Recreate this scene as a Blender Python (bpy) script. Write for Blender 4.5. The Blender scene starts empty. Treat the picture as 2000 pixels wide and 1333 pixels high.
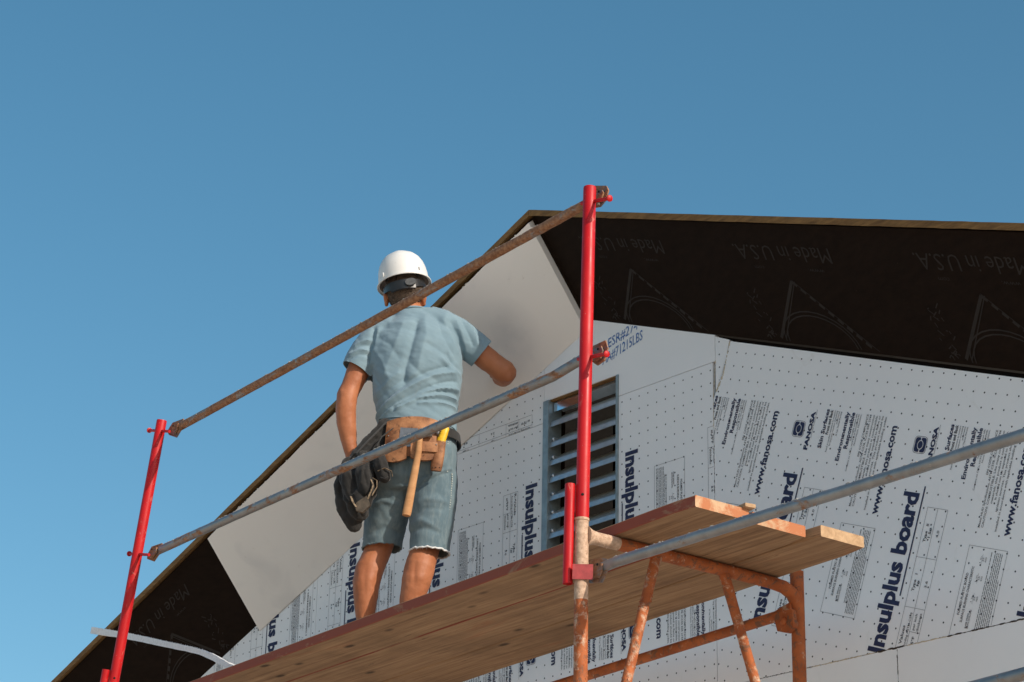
import bpy, bmesh, math, random
import numpy as np
from mathutils import Vector, Matrix, noise

random.seed(7)
S = bpy.context.scene
COL = S.collection
rad = math.radians

# ------------------------------------------------------------------ camera
FPX, PITCH, ROLL, YAW = 4551.47, 0.3833, 0.0203, 0.9218     # focal length for a 2000 px wide frame
CAM = np.array([5.53, -4.4893, -2.2093])
FW = np.array([-math.sin(YAW)*math.cos(PITCH), math.cos(YAW)*math.cos(PITCH), math.sin(PITCH)])
RT0 = np.array([math.cos(YAW), math.sin(YAW), 0.0]); UP0 = np.cross(RT0, FW)
RT = math.cos(ROLL)*RT0 + math.sin(ROLL)*UP0
UP = -math.sin(ROLL)*RT0 + math.cos(ROLL)*UP0
cd = bpy.data.cameras.new('camera'); cam = bpy.data.objects.new('camera', cd); COL.objects.link(cam)
cd.sensor_width = 36; cd.lens = FPX/2000*36; cd.clip_start = 0.1; cd.clip_end = 3000
cam.matrix_world = Matrix(((RT[0], UP[0], -FW[0], CAM[0]), (RT[1], UP[1], -FW[1], CAM[1]),
                           (RT[2], UP[2], -FW[2], CAM[2]), (0, 0, 0, 1)))
S.camera = cam

# ------------------------------------------------------------------ sky, sun, exposure
SUN_AZ, SUN_EL = rad(9.5), rad(29)                           # azimuth counted from +X towards +Y
w = bpy.data.worlds.new('World'); S.world = w; w.use_nodes = True
nt = w.node_tree; bg = nt.nodes['Background']
sky = nt.nodes.new('ShaderNodeTexSky'); sky.sky_type = 'NISHITA'; sky.sun_disc = False
sky.sun_elevation = SUN_EL; sky.sun_rotation = rad(90)-SUN_AZ
sky.altitude = 300; sky.air_density = 1.0; sky.dust_density = 2.0; sky.ozone_density = 2.0
hs = nt.nodes.new('ShaderNodeHueSaturation'); hs.inputs['Hue'].default_value = .479; hs.inputs['Saturation'].default_value = 1.22   # film rendering of the whole sky
nt.links.new(sky.outputs[0], hs.inputs['Color']); nt.links.new(hs.outputs[0], bg.inputs[0]); bg.inputs[1].default_value = 0.139
sl = bpy.data.lights.new('sun', 'SUN'); sl.energy = 4.0; sl.angle = rad(0.53); sl.color = (1, 0.90, 0.77)
sun = bpy.data.objects.new('sun', sl); COL.objects.link(sun)
SUND = Vector((math.cos(SUN_EL)*math.cos(SUN_AZ), math.cos(SUN_EL)*math.sin(SUN_AZ), math.sin(SUN_EL)))
sun.rotation_euler = SUND.to_track_quat('Z', 'Y').to_euler(); sun.location = SUND*30
S.view_settings.view_transform = 'Standard'; S.view_settings.look = 'None'
S.view_settings.exposure = 0.0; S.view_settings.gamma = 1.0; S.view_settings.use_curve_mapping = False
S.render.resolution_x = 1024; S.render.resolution_y = 682

G = -3.85                                                    # ground level; z = 0 is the scaffold ledger

# ------------------------------------------------------------------ helpers
def at(u, v, Y):
    """point on the vertical plane y = Y that the photo (2000 px wide) shows at u, v"""
    D = FW + RT*((u-1000)/FPX) - UP*((v-666.5)/FPX)
    return Vector(CAM + D*((Y-CAM[1])/D[1]))

def tag(o, label=None, cat=None, group=None, kind=None):
    if label: o['label'] = label
    if cat: o['category'] = cat
    if group: o['group'] = group
    if kind: o['kind'] = kind
    return o

def empty(name, loc, rz=0.0):
    o = bpy.data.objects.new(name, None); COL.objects.link(o)
    o.location = loc; o.rotation_euler = (0, 0, rz); o.empty_display_size = .1
    return o

def link(name, me, mats, parent=None, loc=(0, 0, 0), smooth=None):
    o = bpy.data.objects.new(name, me); COL.objects.link(o)
    for m in (mats if isinstance(mats, (list, tuple)) else [mats]): me.materials.append(m)
    o.parent = parent; o.location = loc
    if smooth is not None: set_smooth(me, smooth)
    return o

def set_smooth(me, ang=35):
    me.polygons.foreach_set('use_smooth', [True]*len(me.polygons))
    try: me.set_sharp_from_angle(angle=rad(ang))
    except Exception: pass

def mesh(bm, name='m'):
    me = bpy.data.meshes.new(name); bmesh.ops.recalc_face_normals(bm, faces=bm.faces); bm.to_mesh(me); bm.free()
    return me

def frame(t, ref=None):
    t = Vector(t).normalized(); ref = Vector(ref) if ref else Vector((0, 0, 1))
    if abs(t.dot(ref)) > .97: ref = Vector((1, 0, 0))
    a = ref.cross(t).normalized(); return a, t.cross(a)

def sweep(bm, pts, rs, seg=18, caps=True, flat=None, dome=False, ref=None):
    """round (or flattened) tube through pts; rs one radius or a list"""
    P = [Vector(p) for p in pts]; n = len(P)
    R = list(rs) if isinstance(rs, (list, tuple)) else [rs]*n
    if dome:                                                 # rounded ends
        t0 = (P[0]-P[1]).normalized(); t1 = (P[-1]-P[-2]).normalized()
        P = [P[0]+t0*R[0]*.95, P[0]+t0*R[0]*.7]+P+[P[-1]+t1*R[-1]*.7, P[-1]+t1*R[-1]*.95]
        R = [R[0]*.3, R[0]*.72]+R+[R[-1]*.72, R[-1]*.3]; n = len(P)
    rings = []; pa = None
    for i in range(n):
        t = (P[min(i+1, n-1)]-P[max(i-1, 0)])
        if pa is None: a, b = frame(t, ref)
        else:
            t = t.normalized(); a = (pa-t*pa.dot(t)).normalized(); b = t.cross(a)
        pa = a
        fx, fy = flat[i] if flat else (1, 1)
        rings.append([bm.verts.new(P[i]+a*(R[i]*fx*math.cos(k*2*math.pi/seg))+b*(R[i]*fy*math.sin(k*2*math.pi/seg))) for k in range(seg)])
    for i in range(n-1):
        for k in range(seg):
            bm.faces.new((rings[i][k], rings[i][(k+1) % seg], rings[i+1][(k+1) % seg], rings[i+1][k]))
    if caps:
        bm.faces.new(rings[0][::-1]); bm.faces.new(rings[-1])
    return rings

def tube(a, b, r, seg=20, hollow=0.0):
    bm = bmesh.new(); a = Vector(a); b = Vector(b)
    if hollow:
        d = (b-a).normalized()
        sweep(bm, [b-d*.06, b, b, a, a], [r-hollow, r-hollow, r, r, 0.0005], seg)
    else: sweep(bm, [a, b], r, seg)
    return bm

def rings_loft(bm, rows, seg=40, power=2.0):
    """rows: (cx, cy, z, rx, ry) horizontal super-ellipses"""
    rings = []
    for cx, cy, z, rx, ry in rows:
        ring = []
        for k in range(seg):
            c, s = math.cos(k*2*math.pi/seg), math.sin(k*2*math.pi/seg)
            ring.append(bm.verts.new((cx+rx*math.copysign(abs(c)**(2/power), c), cy+ry*math.copysign(abs(s)**(2/power), s), z)))
        rings.append(ring)
    for i in range(len(rings)-1):
        for k in range(seg):
            bm.faces.new((rings[i][k], rings[i][(k+1) % seg], rings[i+1][(k+1) % seg], rings[i+1][k]))
    bm.faces.new(rings[0][::-1]); bm.faces.new(rings[-1])

def box(bm, c, s, M=None):
    g = bmesh.ops.create_cube(bm, size=1)['verts']
    for v in g:
        p = Vector((v.co.x*s[0], v.co.y*s[1], v.co.z*s[2]))
        if M: p = M @ p
        v.co = p+Vector(c)
    return g

def ball(bm, c, r, seg=20):
    r = r if isinstance(r, (tuple, list)) else (r, r, r)
    for v in bmesh.ops.create_uvsphere(bm, u_segments=seg, v_segments=seg//2+2, radius=1)['verts']:
        v.co = Vector((v.co.x*r[0], v.co.y*r[1], v.co.z*r[2]))+Vector(c)

def prism(bm, poly, d):
    """polygon (3-D points) extruded by vector d"""
    d = Vector(d); a = [bm.verts.new(Vector(p)) for p in poly]; b = [bm.verts.new(Vector(p)+d) for p in poly]
    bm.faces.new(a); bm.faces.new(b[::-1]); n = len(a)
    for i in range(n): bm.faces.new((a[i], b[i], b[(i+1) % n], a[(i+1) % n]))

def bevel(bm, w=.002, seg=2):
    es = [e for e in bm.edges if len(e.link_faces) == 2 and e.calc_face_angle(0) > .5]
    bmesh.ops.bevel(bm, geom=es, offset=w, segments=seg, affect='EDGES', profile=.6)

def remesh(bm, vox, smooth=4, fac=.5):
    me = mesh(bm); o = bpy.data.objects.new('tmp', me); COL.objects.link(o)
    m = o.modifiers.new('r', 'REMESH'); m.mode = 'VOXEL'; m.voxel_size = vox; m.use_smooth_shade = True
    if smooth:
        s = o.modifiers.new('s', 'SMOOTH'); s.iterations = smooth; s.factor = fac
    dg = bpy.context.evaluated_depsgraph_get(); dg.update()
    out = bpy.data.meshes.new_from_object(o.evaluated_get(dg)); bpy.data.objects.remove(o); bpy.data.meshes.remove(me)
    return out

def coords(me):
    a = np.empty(len(me.vertices)*3); me.vertices.foreach_get('co', a); n = np.empty(len(me.vertices)*3); me.vertices.foreach_get('normal', n)
    return a.reshape(-1, 3), n.reshape(-1, 3)

def setco(me, a): me.vertices.foreach_set('co', a.ravel()); me.update()

def cut(me, planes, thick=0.0):
    """remove what lies beyond each (point, normal) plane; open edge; optional inward wall"""
    bm = bmesh.new(); bm.from_mesh(me)
    for p, n, test in planes:
        sel = bm.verts[:]
        fs = [f for f in bm.faces if test(f.calc_center_median())]
        geom = list({v for f in fs for v in f.verts})+list({e for f in fs for e in f.edges})+fs
        bmesh.ops.bisect_plane(bm, geom=geom, plane_co=p, plane_no=n, clear_outer=False)
        kill = [f for f in bm.faces if test(f.calc_center_median()) and (f.calc_center_median()-Vector(p)).dot(Vector(n)) > 0]
        bmesh.ops.delete(bm, geom=kill, context='FACES')
    if thick:
        bmesh.ops.recalc_face_normals(bm, faces=bm.faces)
        bmesh.ops.solidify(bm, geom=bm.faces[:], thickness=thick)
    bm.to_mesh(me); bm.free(); me.update(); set_smooth(me, 60)

def fbm(a, scale, seed=0.0, octaves=3):
    out = np.empty(len(a))
    for i, p in enumerate(a):
        out[i] = noise.fractal(Vector((p[0]*scale+seed, p[1]*scale-seed, p[2]*scale+seed*.37)), 1.0, 2.0, octaves)
    return out

def polydist(q, line):
    """2-D distance of points q (n,2) to a polyline"""
    d = np.full(len(q), 1e9)
    for (x0, y0), (x1, y1) in zip(line[:-1], line[1:]):
        v = np.array((x1-x0, y1-y0)); L = v@v+1e-12
        t = np.clip(((q-np.array((x0, y0)))@v)/L, 0, 1)
        d = np.minimum(d, np.linalg.norm(q-np.array((x0, y0))-t[:, None]*v, axis=1))
    return d

# ------------------------------------------------------------------ materials
class NT:
    def __init__(s, name):
        s.m = bpy.data.materials.new(name); s.m.use_nodes = True; s.t = s.m.node_tree; s.b = s.t.nodes['Principled BSDF']
        s.tc = s.t.nodes.new('ShaderNodeTexCoord').outputs['Object']
    def n(s, typ, **k):
        x = s.t.nodes.new(typ)
        for a, b in k.items(): setattr(x, a, b)
        return x
    def set(s, sock, v):
        if hasattr(v, 'is_output'): s.t.links.new(v, sock)
        else: sock.default_value = v
    def math(s, op, a, b=0.0, c=None):
        x = s.n('ShaderNodeMath', operation=op); s.set(x.inputs[0], a); s.set(x.inputs[1], b)
        if c is not None: s.set(x.inputs[2], c)
        return x.outputs[0]
    def scale(s, vec, v):
        x = s.n('ShaderNodeMapping'); s.set(x.inputs[0], vec); x.inputs['Scale'].default_value = v; return x.outputs[0]
    def noise(s, scale, detail=4, rough=.55, vec=None, dist=0.0):
        x = s.n('ShaderNodeTexNoise'); s.set(x.inputs['Vector'], vec or s.tc); x.inputs['Scale'].default_value = scale
        x.inputs['Detail'].default_value = detail; x.inputs['Roughness'].default_value = rough; x.inputs['Distortion'].default_value = dist
        return x.outputs[0]
    def ramp(s, fac, lo, hi, a=0.0, b=1.0):
        x = s.n('ShaderNodeMapRange'); s.set(x.inputs[0], fac); x.inputs[1].default_value = lo; x.inputs[2].default_value = hi
        x.inputs[3].default_value = a; x.inputs[4].default_value = b; x.clamp = True; return x.outputs[0]
    def mix(s, fac, a, b):
        x = s.n('ShaderNodeMix', data_type='RGBA'); s.set(x.inputs['Factor'], fac)
        s.set(x.inputs[6], a if hasattr(a, 'is_output') else (*a, 1)); s.set(x.inputs[7], b if hasattr(b, 'is_output') else (*b, 1)); return x.outputs[2]
    def bump(s, h, strength=.3, dist=.002):
        x = s.n('ShaderNodeBump'); x.inputs['Strength'].default_value = strength; x.inputs['Distance'].default_value = dist
        s.set(x.inputs['Height'], h); s.t.links.new(x.outputs[0], s.b.inputs['Normal'])
    def out(s, col, rough=.6, metal=0.0, spec=.5):
        s.set(s.b.inputs['Base Color'], col if hasattr(col, 'is_output') else (*col, 1)); s.set(s.b.inputs['Roughness'], rough)
        s.set(s.b.inputs['Metallic'], metal); s.set(s.b.inputs['Specular IOR Level'], spec); return s.m

def simple(name, col, rough=.6, var=.25, scale=40, metal=0.0, spec=.5, bump=0.0, bs=200):
    t = NT(name); f = t.noise(scale, 5)
    dark = tuple(c*(1-var) for c in col); lite = tuple(min(1, c*(1+var*.6)) for c in col)
    c = t.mix(t.ramp(f, .3, .7), dark, lite)
    if bump: t.bump(t.noise(bs, 4), bump, .002)
    return t.out(c, rough, metal, spec)

M = {}
def foam(name, e1=None, e2=None, o=(0, 0), sp=(.0497, .0532)):
    t = NT(name)
    c = t.mix(t.ramp(t.noise(1.7, 5, .6), .35, .75), (.88, .88, .88), (.92, .92, .91))
    c = t.mix(t.ramp(t.noise(9, 6, .7, dist=1.5), .62, .78, 0, .35), c, (.66, .63, .58))
    c = t.mix(t.ramp(t.noise(60, 3), .72, .8, 0, .25), c, (.40, .36, .32))
    if e1:
        def fr(e, off, s):
            d = t.n('ShaderNodeVectorMath', operation='DOT_PRODUCT'); t.set(d.inputs[0], t.tc); d.inputs[1].default_value = (e[0], 0, e[1])
            return t.math('MULTIPLY', t.math('SUBTRACT', t.math('FRACT', t.math('ADD', t.math('DIVIDE', t.math('SUBTRACT', d.outputs['Value'], off), s), .5)), .5), s)
        u = fr(e1, o[0], sp[0]); v = fr(e2, o[1], sp[1])
        r = t.math('SQRT', t.math('ADD', t.math('MULTIPLY', u, u), t.math('MULTIPLY', v, v)))
        c = t.mix(t.ramp(r, .0026, .0040, 1, 0), c, (.02, .02, .028))
    t.bump(t.noise(35, 4), .12, .002)
    return t.out(c, .55, 0, .35)

c20, s20 = math.cos(rad(20)), math.sin(rad(20))
R0 = (-.6075, 1.1337)
M['foam_ab'] = foam('foam_upright_print', (1, 0), (0, 1), (-2.0848, .9396), (.0494, .0532))
M['foam_r'] = foam('foam_raked_print', (c20, -s20), (s20, c20), (R0[0]*c20-R0[1]*s20, R0[0]*s20+R0[1]*c20), (.0499, .0535))
M['foam'] = foam('foam_plain')

def foam_panel():
    t = NT('foam_panel')
    c = t.mix(t.ramp(t.noise(1.3, 5, .6), .3, .75), (.88, .85, .81), (.92, .90, .86))
    c = t.mix(t.ramp(t.noise(14, 6, .7), .66, .76, 0, .4), c, (.42, .36, .31))
    c = t.mix(t.ramp(t.noise(5, 3, .5, dist=.6), .58, .8, 0, .3), c, (.55, .55, .56))
    for ctr, rd, k in (((-1.80, -.135, 1.53), .17, .40), ((-1.98, -.16, 1.44), .12, .2), ((-2.9, -.1, 1.05), .10, .22)):  # first patch: soft shade beside the worker's arm, painted into the colour
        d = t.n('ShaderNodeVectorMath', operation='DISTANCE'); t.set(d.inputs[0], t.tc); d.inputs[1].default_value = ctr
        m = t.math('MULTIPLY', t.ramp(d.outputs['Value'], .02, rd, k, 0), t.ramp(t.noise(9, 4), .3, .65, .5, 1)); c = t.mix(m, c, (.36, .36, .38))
    t.bump(t.noise(18, 4), .1, .003); return t.out(c, .6, 0, .3)
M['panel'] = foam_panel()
M['foam_edge'] = simple('foam_edge', (.78, .70, .58), .8, .2, 60)
M['foam_strip'] = simple('foam_strip', (.80, .80, .80), .85, .12, 90, bump=.4, bs=300)
M['ink'] = simple('navy_ink', (.014, .020, .075), .6, .25, 50)
M['ink_black'] = simple('black_ink', (.035, .038, .055), .6, .2, 60)
def stencil():
    t = NT('blue_stencil'); c = t.mix(t.ramp(t.noise(45, 4), .45, .68), (.05, .16, .42), (.45, .52, .62)); return t.out(c, .7)
M['stencil'] = stencil()

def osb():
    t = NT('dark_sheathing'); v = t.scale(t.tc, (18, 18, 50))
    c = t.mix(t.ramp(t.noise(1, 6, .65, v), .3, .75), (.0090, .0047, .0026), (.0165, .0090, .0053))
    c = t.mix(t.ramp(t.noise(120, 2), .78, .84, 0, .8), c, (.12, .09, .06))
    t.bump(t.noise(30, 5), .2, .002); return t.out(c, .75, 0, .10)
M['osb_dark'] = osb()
M['osb_print'] = simple('sheathing_print', (.0165, .0115, .0085), .8, .35, 30)
def edge_wood():
    t = NT('raw_board_edge'); v = t.scale(t.tc, (9, 40, 60))
    c = t.mix(t.ramp(t.noise(1.5, 6, .7, v), .25, .75), (.09, .042, .014), (.33, .18, .06))
    t.bump(t.noise(3, 6, .6, v), .5, .004); return t.out(c, .75, 0, .3)
M['osb_edge'] = edge_wood()
M['roofing'] = simple('roofing_felt', (.03, .03, .03), .9)
M['attic'] = simple('attic_dark', (.012, .011, .010), .9)

def galv(name, col=(.42, .45, .48), rust=0.0, rough=.35):
    t = NT(name); c = t.mix(t.ramp(t.noise(22, 5), .3, .7), tuple(x*.75 for x in col), col)
    if rust:
        m = t.ramp(t.noise(16, 8, .7, t.scale(t.tc, (.45, 1, 1)), 1.0), .62-rust, .70-rust)
        c = t.mix(m, c, t.mix(t.ramp(t.noise(70, 4), .35, .7), (.20, .085, .04), (.40, .21, .11)))
        c = t.mix(t.ramp(t.noise(90, 3), .68, .75, 0, .7), c, (.55, .51, .45))
        t.bump(t.noise(60, 6), .35, .002)
        return t.out(c, t.mix(m, (rough,)*3, (.8,)*3), t.math('SUBTRACT', .75, t.math('MULTIPLY', m, .75)))
    t.bump(t.noise(60, 3), .1, .001); return t.out(c, rough, .8)
M['galv'] = galv('galvanised_steel', (.66, .71, .75), 0, .38)
M['rail'] = galv('weathered_rail', (.34, .34, .34), .10, .5)
M['rail_clean'] = galv('grey_rail', (.36, .36, .36), .02, .5)
M['rail_rust'] = galv('rusty_rail', (.36, .33, .31), .24, .5)
M['plate'] = galv('rusty_plate', (.30, .25, .23), .20, .5)
M['frame_metal'] = simple('vent_frame_metal', (.30, .36, .38), .45, .2, 30, metal=.5)

def red():
    t = NT('red_paint')
    c = t.mix(t.ramp(t.noise(12, 5), .3, .7), (.43, .004, .007), (.54, .008, .009))
    c = t.mix(t.ramp(t.noise(26, 7, .75, t.scale(t.tc, (1, 1, .45)), .8), .61, .65, 0, .65), c, (.55, .17, .13))
    c = t.mix(t.ramp(t.noise(9, 8, .8, t.scale(t.tc, (2, 2, .6)), 1.0), .60, .66, 0, .55), c, (.28, .03, .025))
    c = t.mix(t.ramp(t.noise(150, 2), .73, .78, 0, .85), c, (.70, .42, .36))
    t.bump(t.noise(40, 6), .25, .001); return t.out(c, t.ramp(t.noise(14, 5), .3, .7, .36, .6), 0, .38)
M['red'] = red()
M['red_matt'] = simple('red_clamp_paint', (.36, .045, .045), .55, .25, 60)
def orange(name, dust):
    t = NT(name)
    c = t.mix(t.ramp(t.noise(14, 6), .3, .7), (.30, .075, .022), (.50, .145, .045))
    c = t.mix(t.ramp(t.noise(30, 8, .75, None, .7), .52, .60, 0, .85), c, (.15, .085, .055))
    d = t.ramp(t.noise(20, 8, .72, None, .5), .62-dust, .72-dust, 0, .9)
    c = t.mix(d, c, t.mix(t.ramp(t.noise(80, 5), .35, .65), (.42, .29, .20), (.66, .48, .34)))
    c = t.mix(t.ramp(t.noise(160, 3), .66, .72, 0, .9), c, (.12, .10, .09))
    t.bump(t.noise(70, 7, .65), .6, .003); return t.out(c, .7, 0, .3)
M['orange'] = orange('orange_paint', .04)
M['orange_dusty'] = orange('dusty_orange_paint', .10)
M['dusty'] = orange('cement_dusted_paint', .46)

def wood(name, a, b, paint=None, cover=.5, knots=True, stain=None):
    t = NT(name); v = t.scale(t.tc, (1.1, 26, 26))
    g = t.noise(1.6, 8, .68, v, .6)
    c = t.mix(t.ramp(g, .28, .72), a, b)
    c = t.mix(t.ramp(t.noise(2.2, 5, .6), .45, .75, 0, .55), c, tuple(x*.45 for x in a))
    if knots:
        x = t.n('ShaderNodeTexVoronoi'); t.set(x.inputs['Vector'], t.scale(t.tc, (3.2, 7.5, 7.5))); x.inputs['Scale'].default_value = 1
        c = t.mix(t.ramp(x.outputs['Distance'], .06, .13, .85, 0), c, tuple(q*.22 for q in a))
    if stain:
        c = t.mix(t.ramp(t.noise(1.4, 6, .7, t.scale(t.tc, (1, 5, 5)), .8), .58, .72, 0, .55), c, stain)
        c = t.mix(t.ramp(t.noise(3.0, 8, .75, t.scale(t.tc, (1, 14, 14)), 1.2), .60, .66, 0, .7), c, tuple(x*.35 for x in a))
    if paint:
        m = t.ramp(t.noise(9, 7, .72, t.scale(t.tc, (.5, 1, 1)), .8), .62-cover*.4, .72-cover*.4)
        c = t.mix(m, c, paint)
    t.bump(g, .35, .003); return t.out(c, .78, 0, .25)
M['wood'] = wood('plank_wood', (.20, .105, .052), (.49, .30, .16), stain=(.34, .12, .05))
M['wood_red'] = wood('plank_edge_red_paint', (.30, .18, .11), (.42, .27, .16), (.27, .075, .048), .72, False)
M['wood_orange'] = wood('plank_end_orange_paint', (.50, .32, .19), (.62, .42, .26), (.46, .175, .080), .45, False)
M['wood_pale'] = wood('plank_end_raw', (.36, .22, .12), (.62, .42, .25), None, 0, False)
M['handle'] = wood('hammer_handle_wood', (.42, .20, .085), (.58, .32, .15), None, 0, False)
M['steel'] = simple('tool_steel', (.30, .29, .29), .45, .25, 40, metal=.85)

def skin():
    t = NT('tanned_skin')
    c = t.mix(t.ramp(t.noise(14, 5), .3, .7), (.36, .125, .052), (.47, .18, .082))
    c = t.mix(t.ramp(t.noise(60, 4), .62, .75, 0, .35), c, (.33, .11, .055))
    t.b.inputs['Subsurface Weight'].default_value = .06; t.b.inputs['Subsurface Radius'].default_value = (.008, .003, .0015)
    c = t.mix(t.ramp(t.noise(5, 4), .4, .7, 0, .5), c, (.33, .105, .045)); t.bump(t.noise(140, 5), .35, .002); return t.out(c, .55, 0, .4)
M['skin'] = skin()
def cloth(name, a, b, dirt=None, bs=700, streak=None):
    t = NT(name); c = t.mix(t.ramp(t.noise(7, 5), .3, .75), a, b)
    if streak:
        c = t.mix(t.ramp(t.noise(60, 6, .7, t.scale(t.tc, (1, 1, .25))), .45, .7, 0, .6), c, streak)
    if dirt: c = t.mix(t.ramp(t.noise(11, 6, .7, None, .8), .62, .75, 0, .45), c, dirt)
    x = t.n('ShaderNodeTexWave', wave_type='BANDS', bands_direction='Z'); t.set(x.inputs[0], t.tc); x.inputs['Scale'].default_value = bs*.2
    t.bump(t.math('ADD', t.noise(bs, 3), t.math('MULTIPLY', t.noise(60, 4), .8)), .3, .0015)
    t.b.inputs['Sheen Weight'].default_value = .15
    return t.out(c, .92, 0, .15)
M['shirt'] = cloth('blue_grey_cotton', (.175, .262, .312), (.235, .335, .385), (.25, .28, .28))
M['denim'] = cloth('faded_denim', (.095, .148, .180), (.165, .230, .258), (.08, .11, .14), 900, (.235, .29, .30))
M['thread'] = simple('white_fray', (.75, .76, .76), .9, .1)
M['stitch'] = simple('denim_seam', (.42, .46, .43), .9, .3, 120)
M['bag'] = cloth('black_canvas', (.018, .0175, .017), (.045, .043, .041), (.085, .078, .068), 500)
M['bag_trim'] = simple('worn_bag_edge', (.23, .17, .11), .9, .8, 90)
def leather():
    t = NT('worn_leather'); c = t.mix(t.ramp(t.noise(16, 6, .65), .3, .72), (.13, .045, .016), (.52, .24, .105))
    c = t.mix(t.ramp(t.noise(30, 6, .7, None, .6), .54, .66, 0, .85), c, (.05, .022, .012))
    t.bump(t.noise(90, 6), .5, .002); return t.out(c, .62, 0, .4)
M['leather'] = leather()
M['yellow'] = simple('yellow_plastic', (.80, .47, .012), .45, .15, 60)
M['black'] = simple('black_plastic', (.015, .015, .016), .38, .3, 50, bump=.2)
M['grey_rubber'] = simple('grey_knob', (.10, .10, .10), .5, .4, 70)
def hatmat():
    t = NT('white_helmet'); c = t.mix(t.ramp(t.noise(5, 5), .3, .7), (.66, .65, .62), (.74, .73, .70))
    c = t.mix(t.ramp(t.noise(26, 7, .75), .58, .68, 0, .45), c, (.42, .38, .33))
    t.bump(t.noise(30, 4), .05, .001); return t.out(c, .42, 0, .5)
M['hat'] = hatmat()
M['hair'] = simple('short_dark_hair', (.11, .075, .052), .85, .6, 260, bump=.8, bs=500)
M['boot'] = simple('brown_boot_leather', (.16, .085, .04), .7, .35, 40, bump=.2)
M['sole'] = simple('boot_sole', (.03, .028, .026), .85)
M['eye'] = simple('eye', (.7, .68, .65), .3, .05)
M['hole'] = simple('dark_hole', (.01, .009, .008), .9)

# ------------------------------------------------------------------ ground
def ground_mat():
    t = NT('dry_dirt'); c = t.mix(t.ramp(t.noise(.25, 7, .65), .3, .7), (.58, .465, .355), (.70, .58, .46))
    c = t.mix(t.ramp(t.noise(6, 8, .7), .5, .75, 0, .5), c, (.70, .60, .49)); t.bump(t.noise(9, 8), .6, .03); return t.out(c, .95, 0, .1)
bm = bmesh.new()
N = 60; R = 1500.0
grid = [[bm.verts.new((math.copysign(abs(i/N*2-1)**3, i/N*2-1)*R, math.copysign(abs(j/N*2-1)**3, j/N*2-1)*R, G)) for j in range(N+1)] for i in range(N+1)]
for i in range(N):
    for j in range(N): bm.faces.new((grid[i][j], grid[i+1][j], grid[i+1][j+1], grid[i][j+1]))
for v in bm.verts:
    d = math.hypot(v.co.x, v.co.y)
    if d > 12: v.co.z += noise.noise(Vector((v.co.x*.02, v.co.y*.02, 0)))*min(1.2, (d-12)*.01)
tag(link('ground', mesh(bm), ground_mat(), smooth=60), kind='structure')

# ------------------------------------------------------------------ the house: frame x along the gable wall, y into it, z up
DY = 0.0695
house = empty('gable_house', (0, 1.3, G), DY)
tag(house, 'gable end of a house clad in printed white foam insulation boards', 'house')
HL = (0, 0, -G)
XA = -1.45                                                   # ridge
def wall_z(x): return 1.525-.387*(x-XA) if x > XA else 1.525-.392*(XA-x)
def fas_z(x): return 1.918-.359*(x-XA) if x > XA else 1.918-.397*(XA-x)
OV = .33                                                     # how far the flared overhang stands out

def clip_poly(poly, edges):
    """clip a 2-D polygon by half planes (px,pz,nx,nz): keep n.(p-p0) <= 0"""
    for px, pz, nx, nz in edges:
        out = []
        for i in range(len(poly)):
            a, b = poly[i], poly[(i+1) % len(poly)]
            da = (a[0]-px)*nx+(a[1]-pz)*nz; db = (b[0]-px)*nx+(b[1]-pz)*nz
            if da <= 0: out.append(a)
            if (da < 0) != (db < 0) and abs(da-db) > 1e-12:
                t = da/(da-db); out.append((a[0]+(b[0]-a[0])*t, a[1]+(b[1]-a[1])*t))
        poly = out
    return poly
SLOPE_L = (XA, 1.522, -.365, .931); SLOPE_R = (XA, 1.522, .361, .9325)
ROOF = [SLOPE_L, SLOPE_R]
def rect(x0, x1, z0, z1): return [(x0, z0), (x1, z0), (x1, z1), (x0, z1)]

# --- lettering: every string is turned into a flat unit mesh once
_txt = {}
def text_mesh(body, bold=0.0, shear=0.0, res=2):
    k = (body, bold, shear)
    if k in _txt: return _txt[k]
    c = bpy.data.curves.new('t', 'FONT'); c.body = body; c.size = 1; c.offset = bold; c.shear = shear; c.resolution_u = res; c.fill_mode = 'FRONT'
    o = bpy.data.objects.new('t', c); me = o.to_mesh()
    v = np.array([q.co[:2] for q in me.vertices]) if len(me.vertices) else np.zeros((0, 2))
    f = [list(p.vertices) for p in me.polygons]; o.to_mesh_clear(); bpy.data.objects.remove(o); bpy.data.curves.remove(c)
    v[:, 0] -= v[:, 0].min(); _txt[k] = (v, f); return _txt[k]

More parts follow.
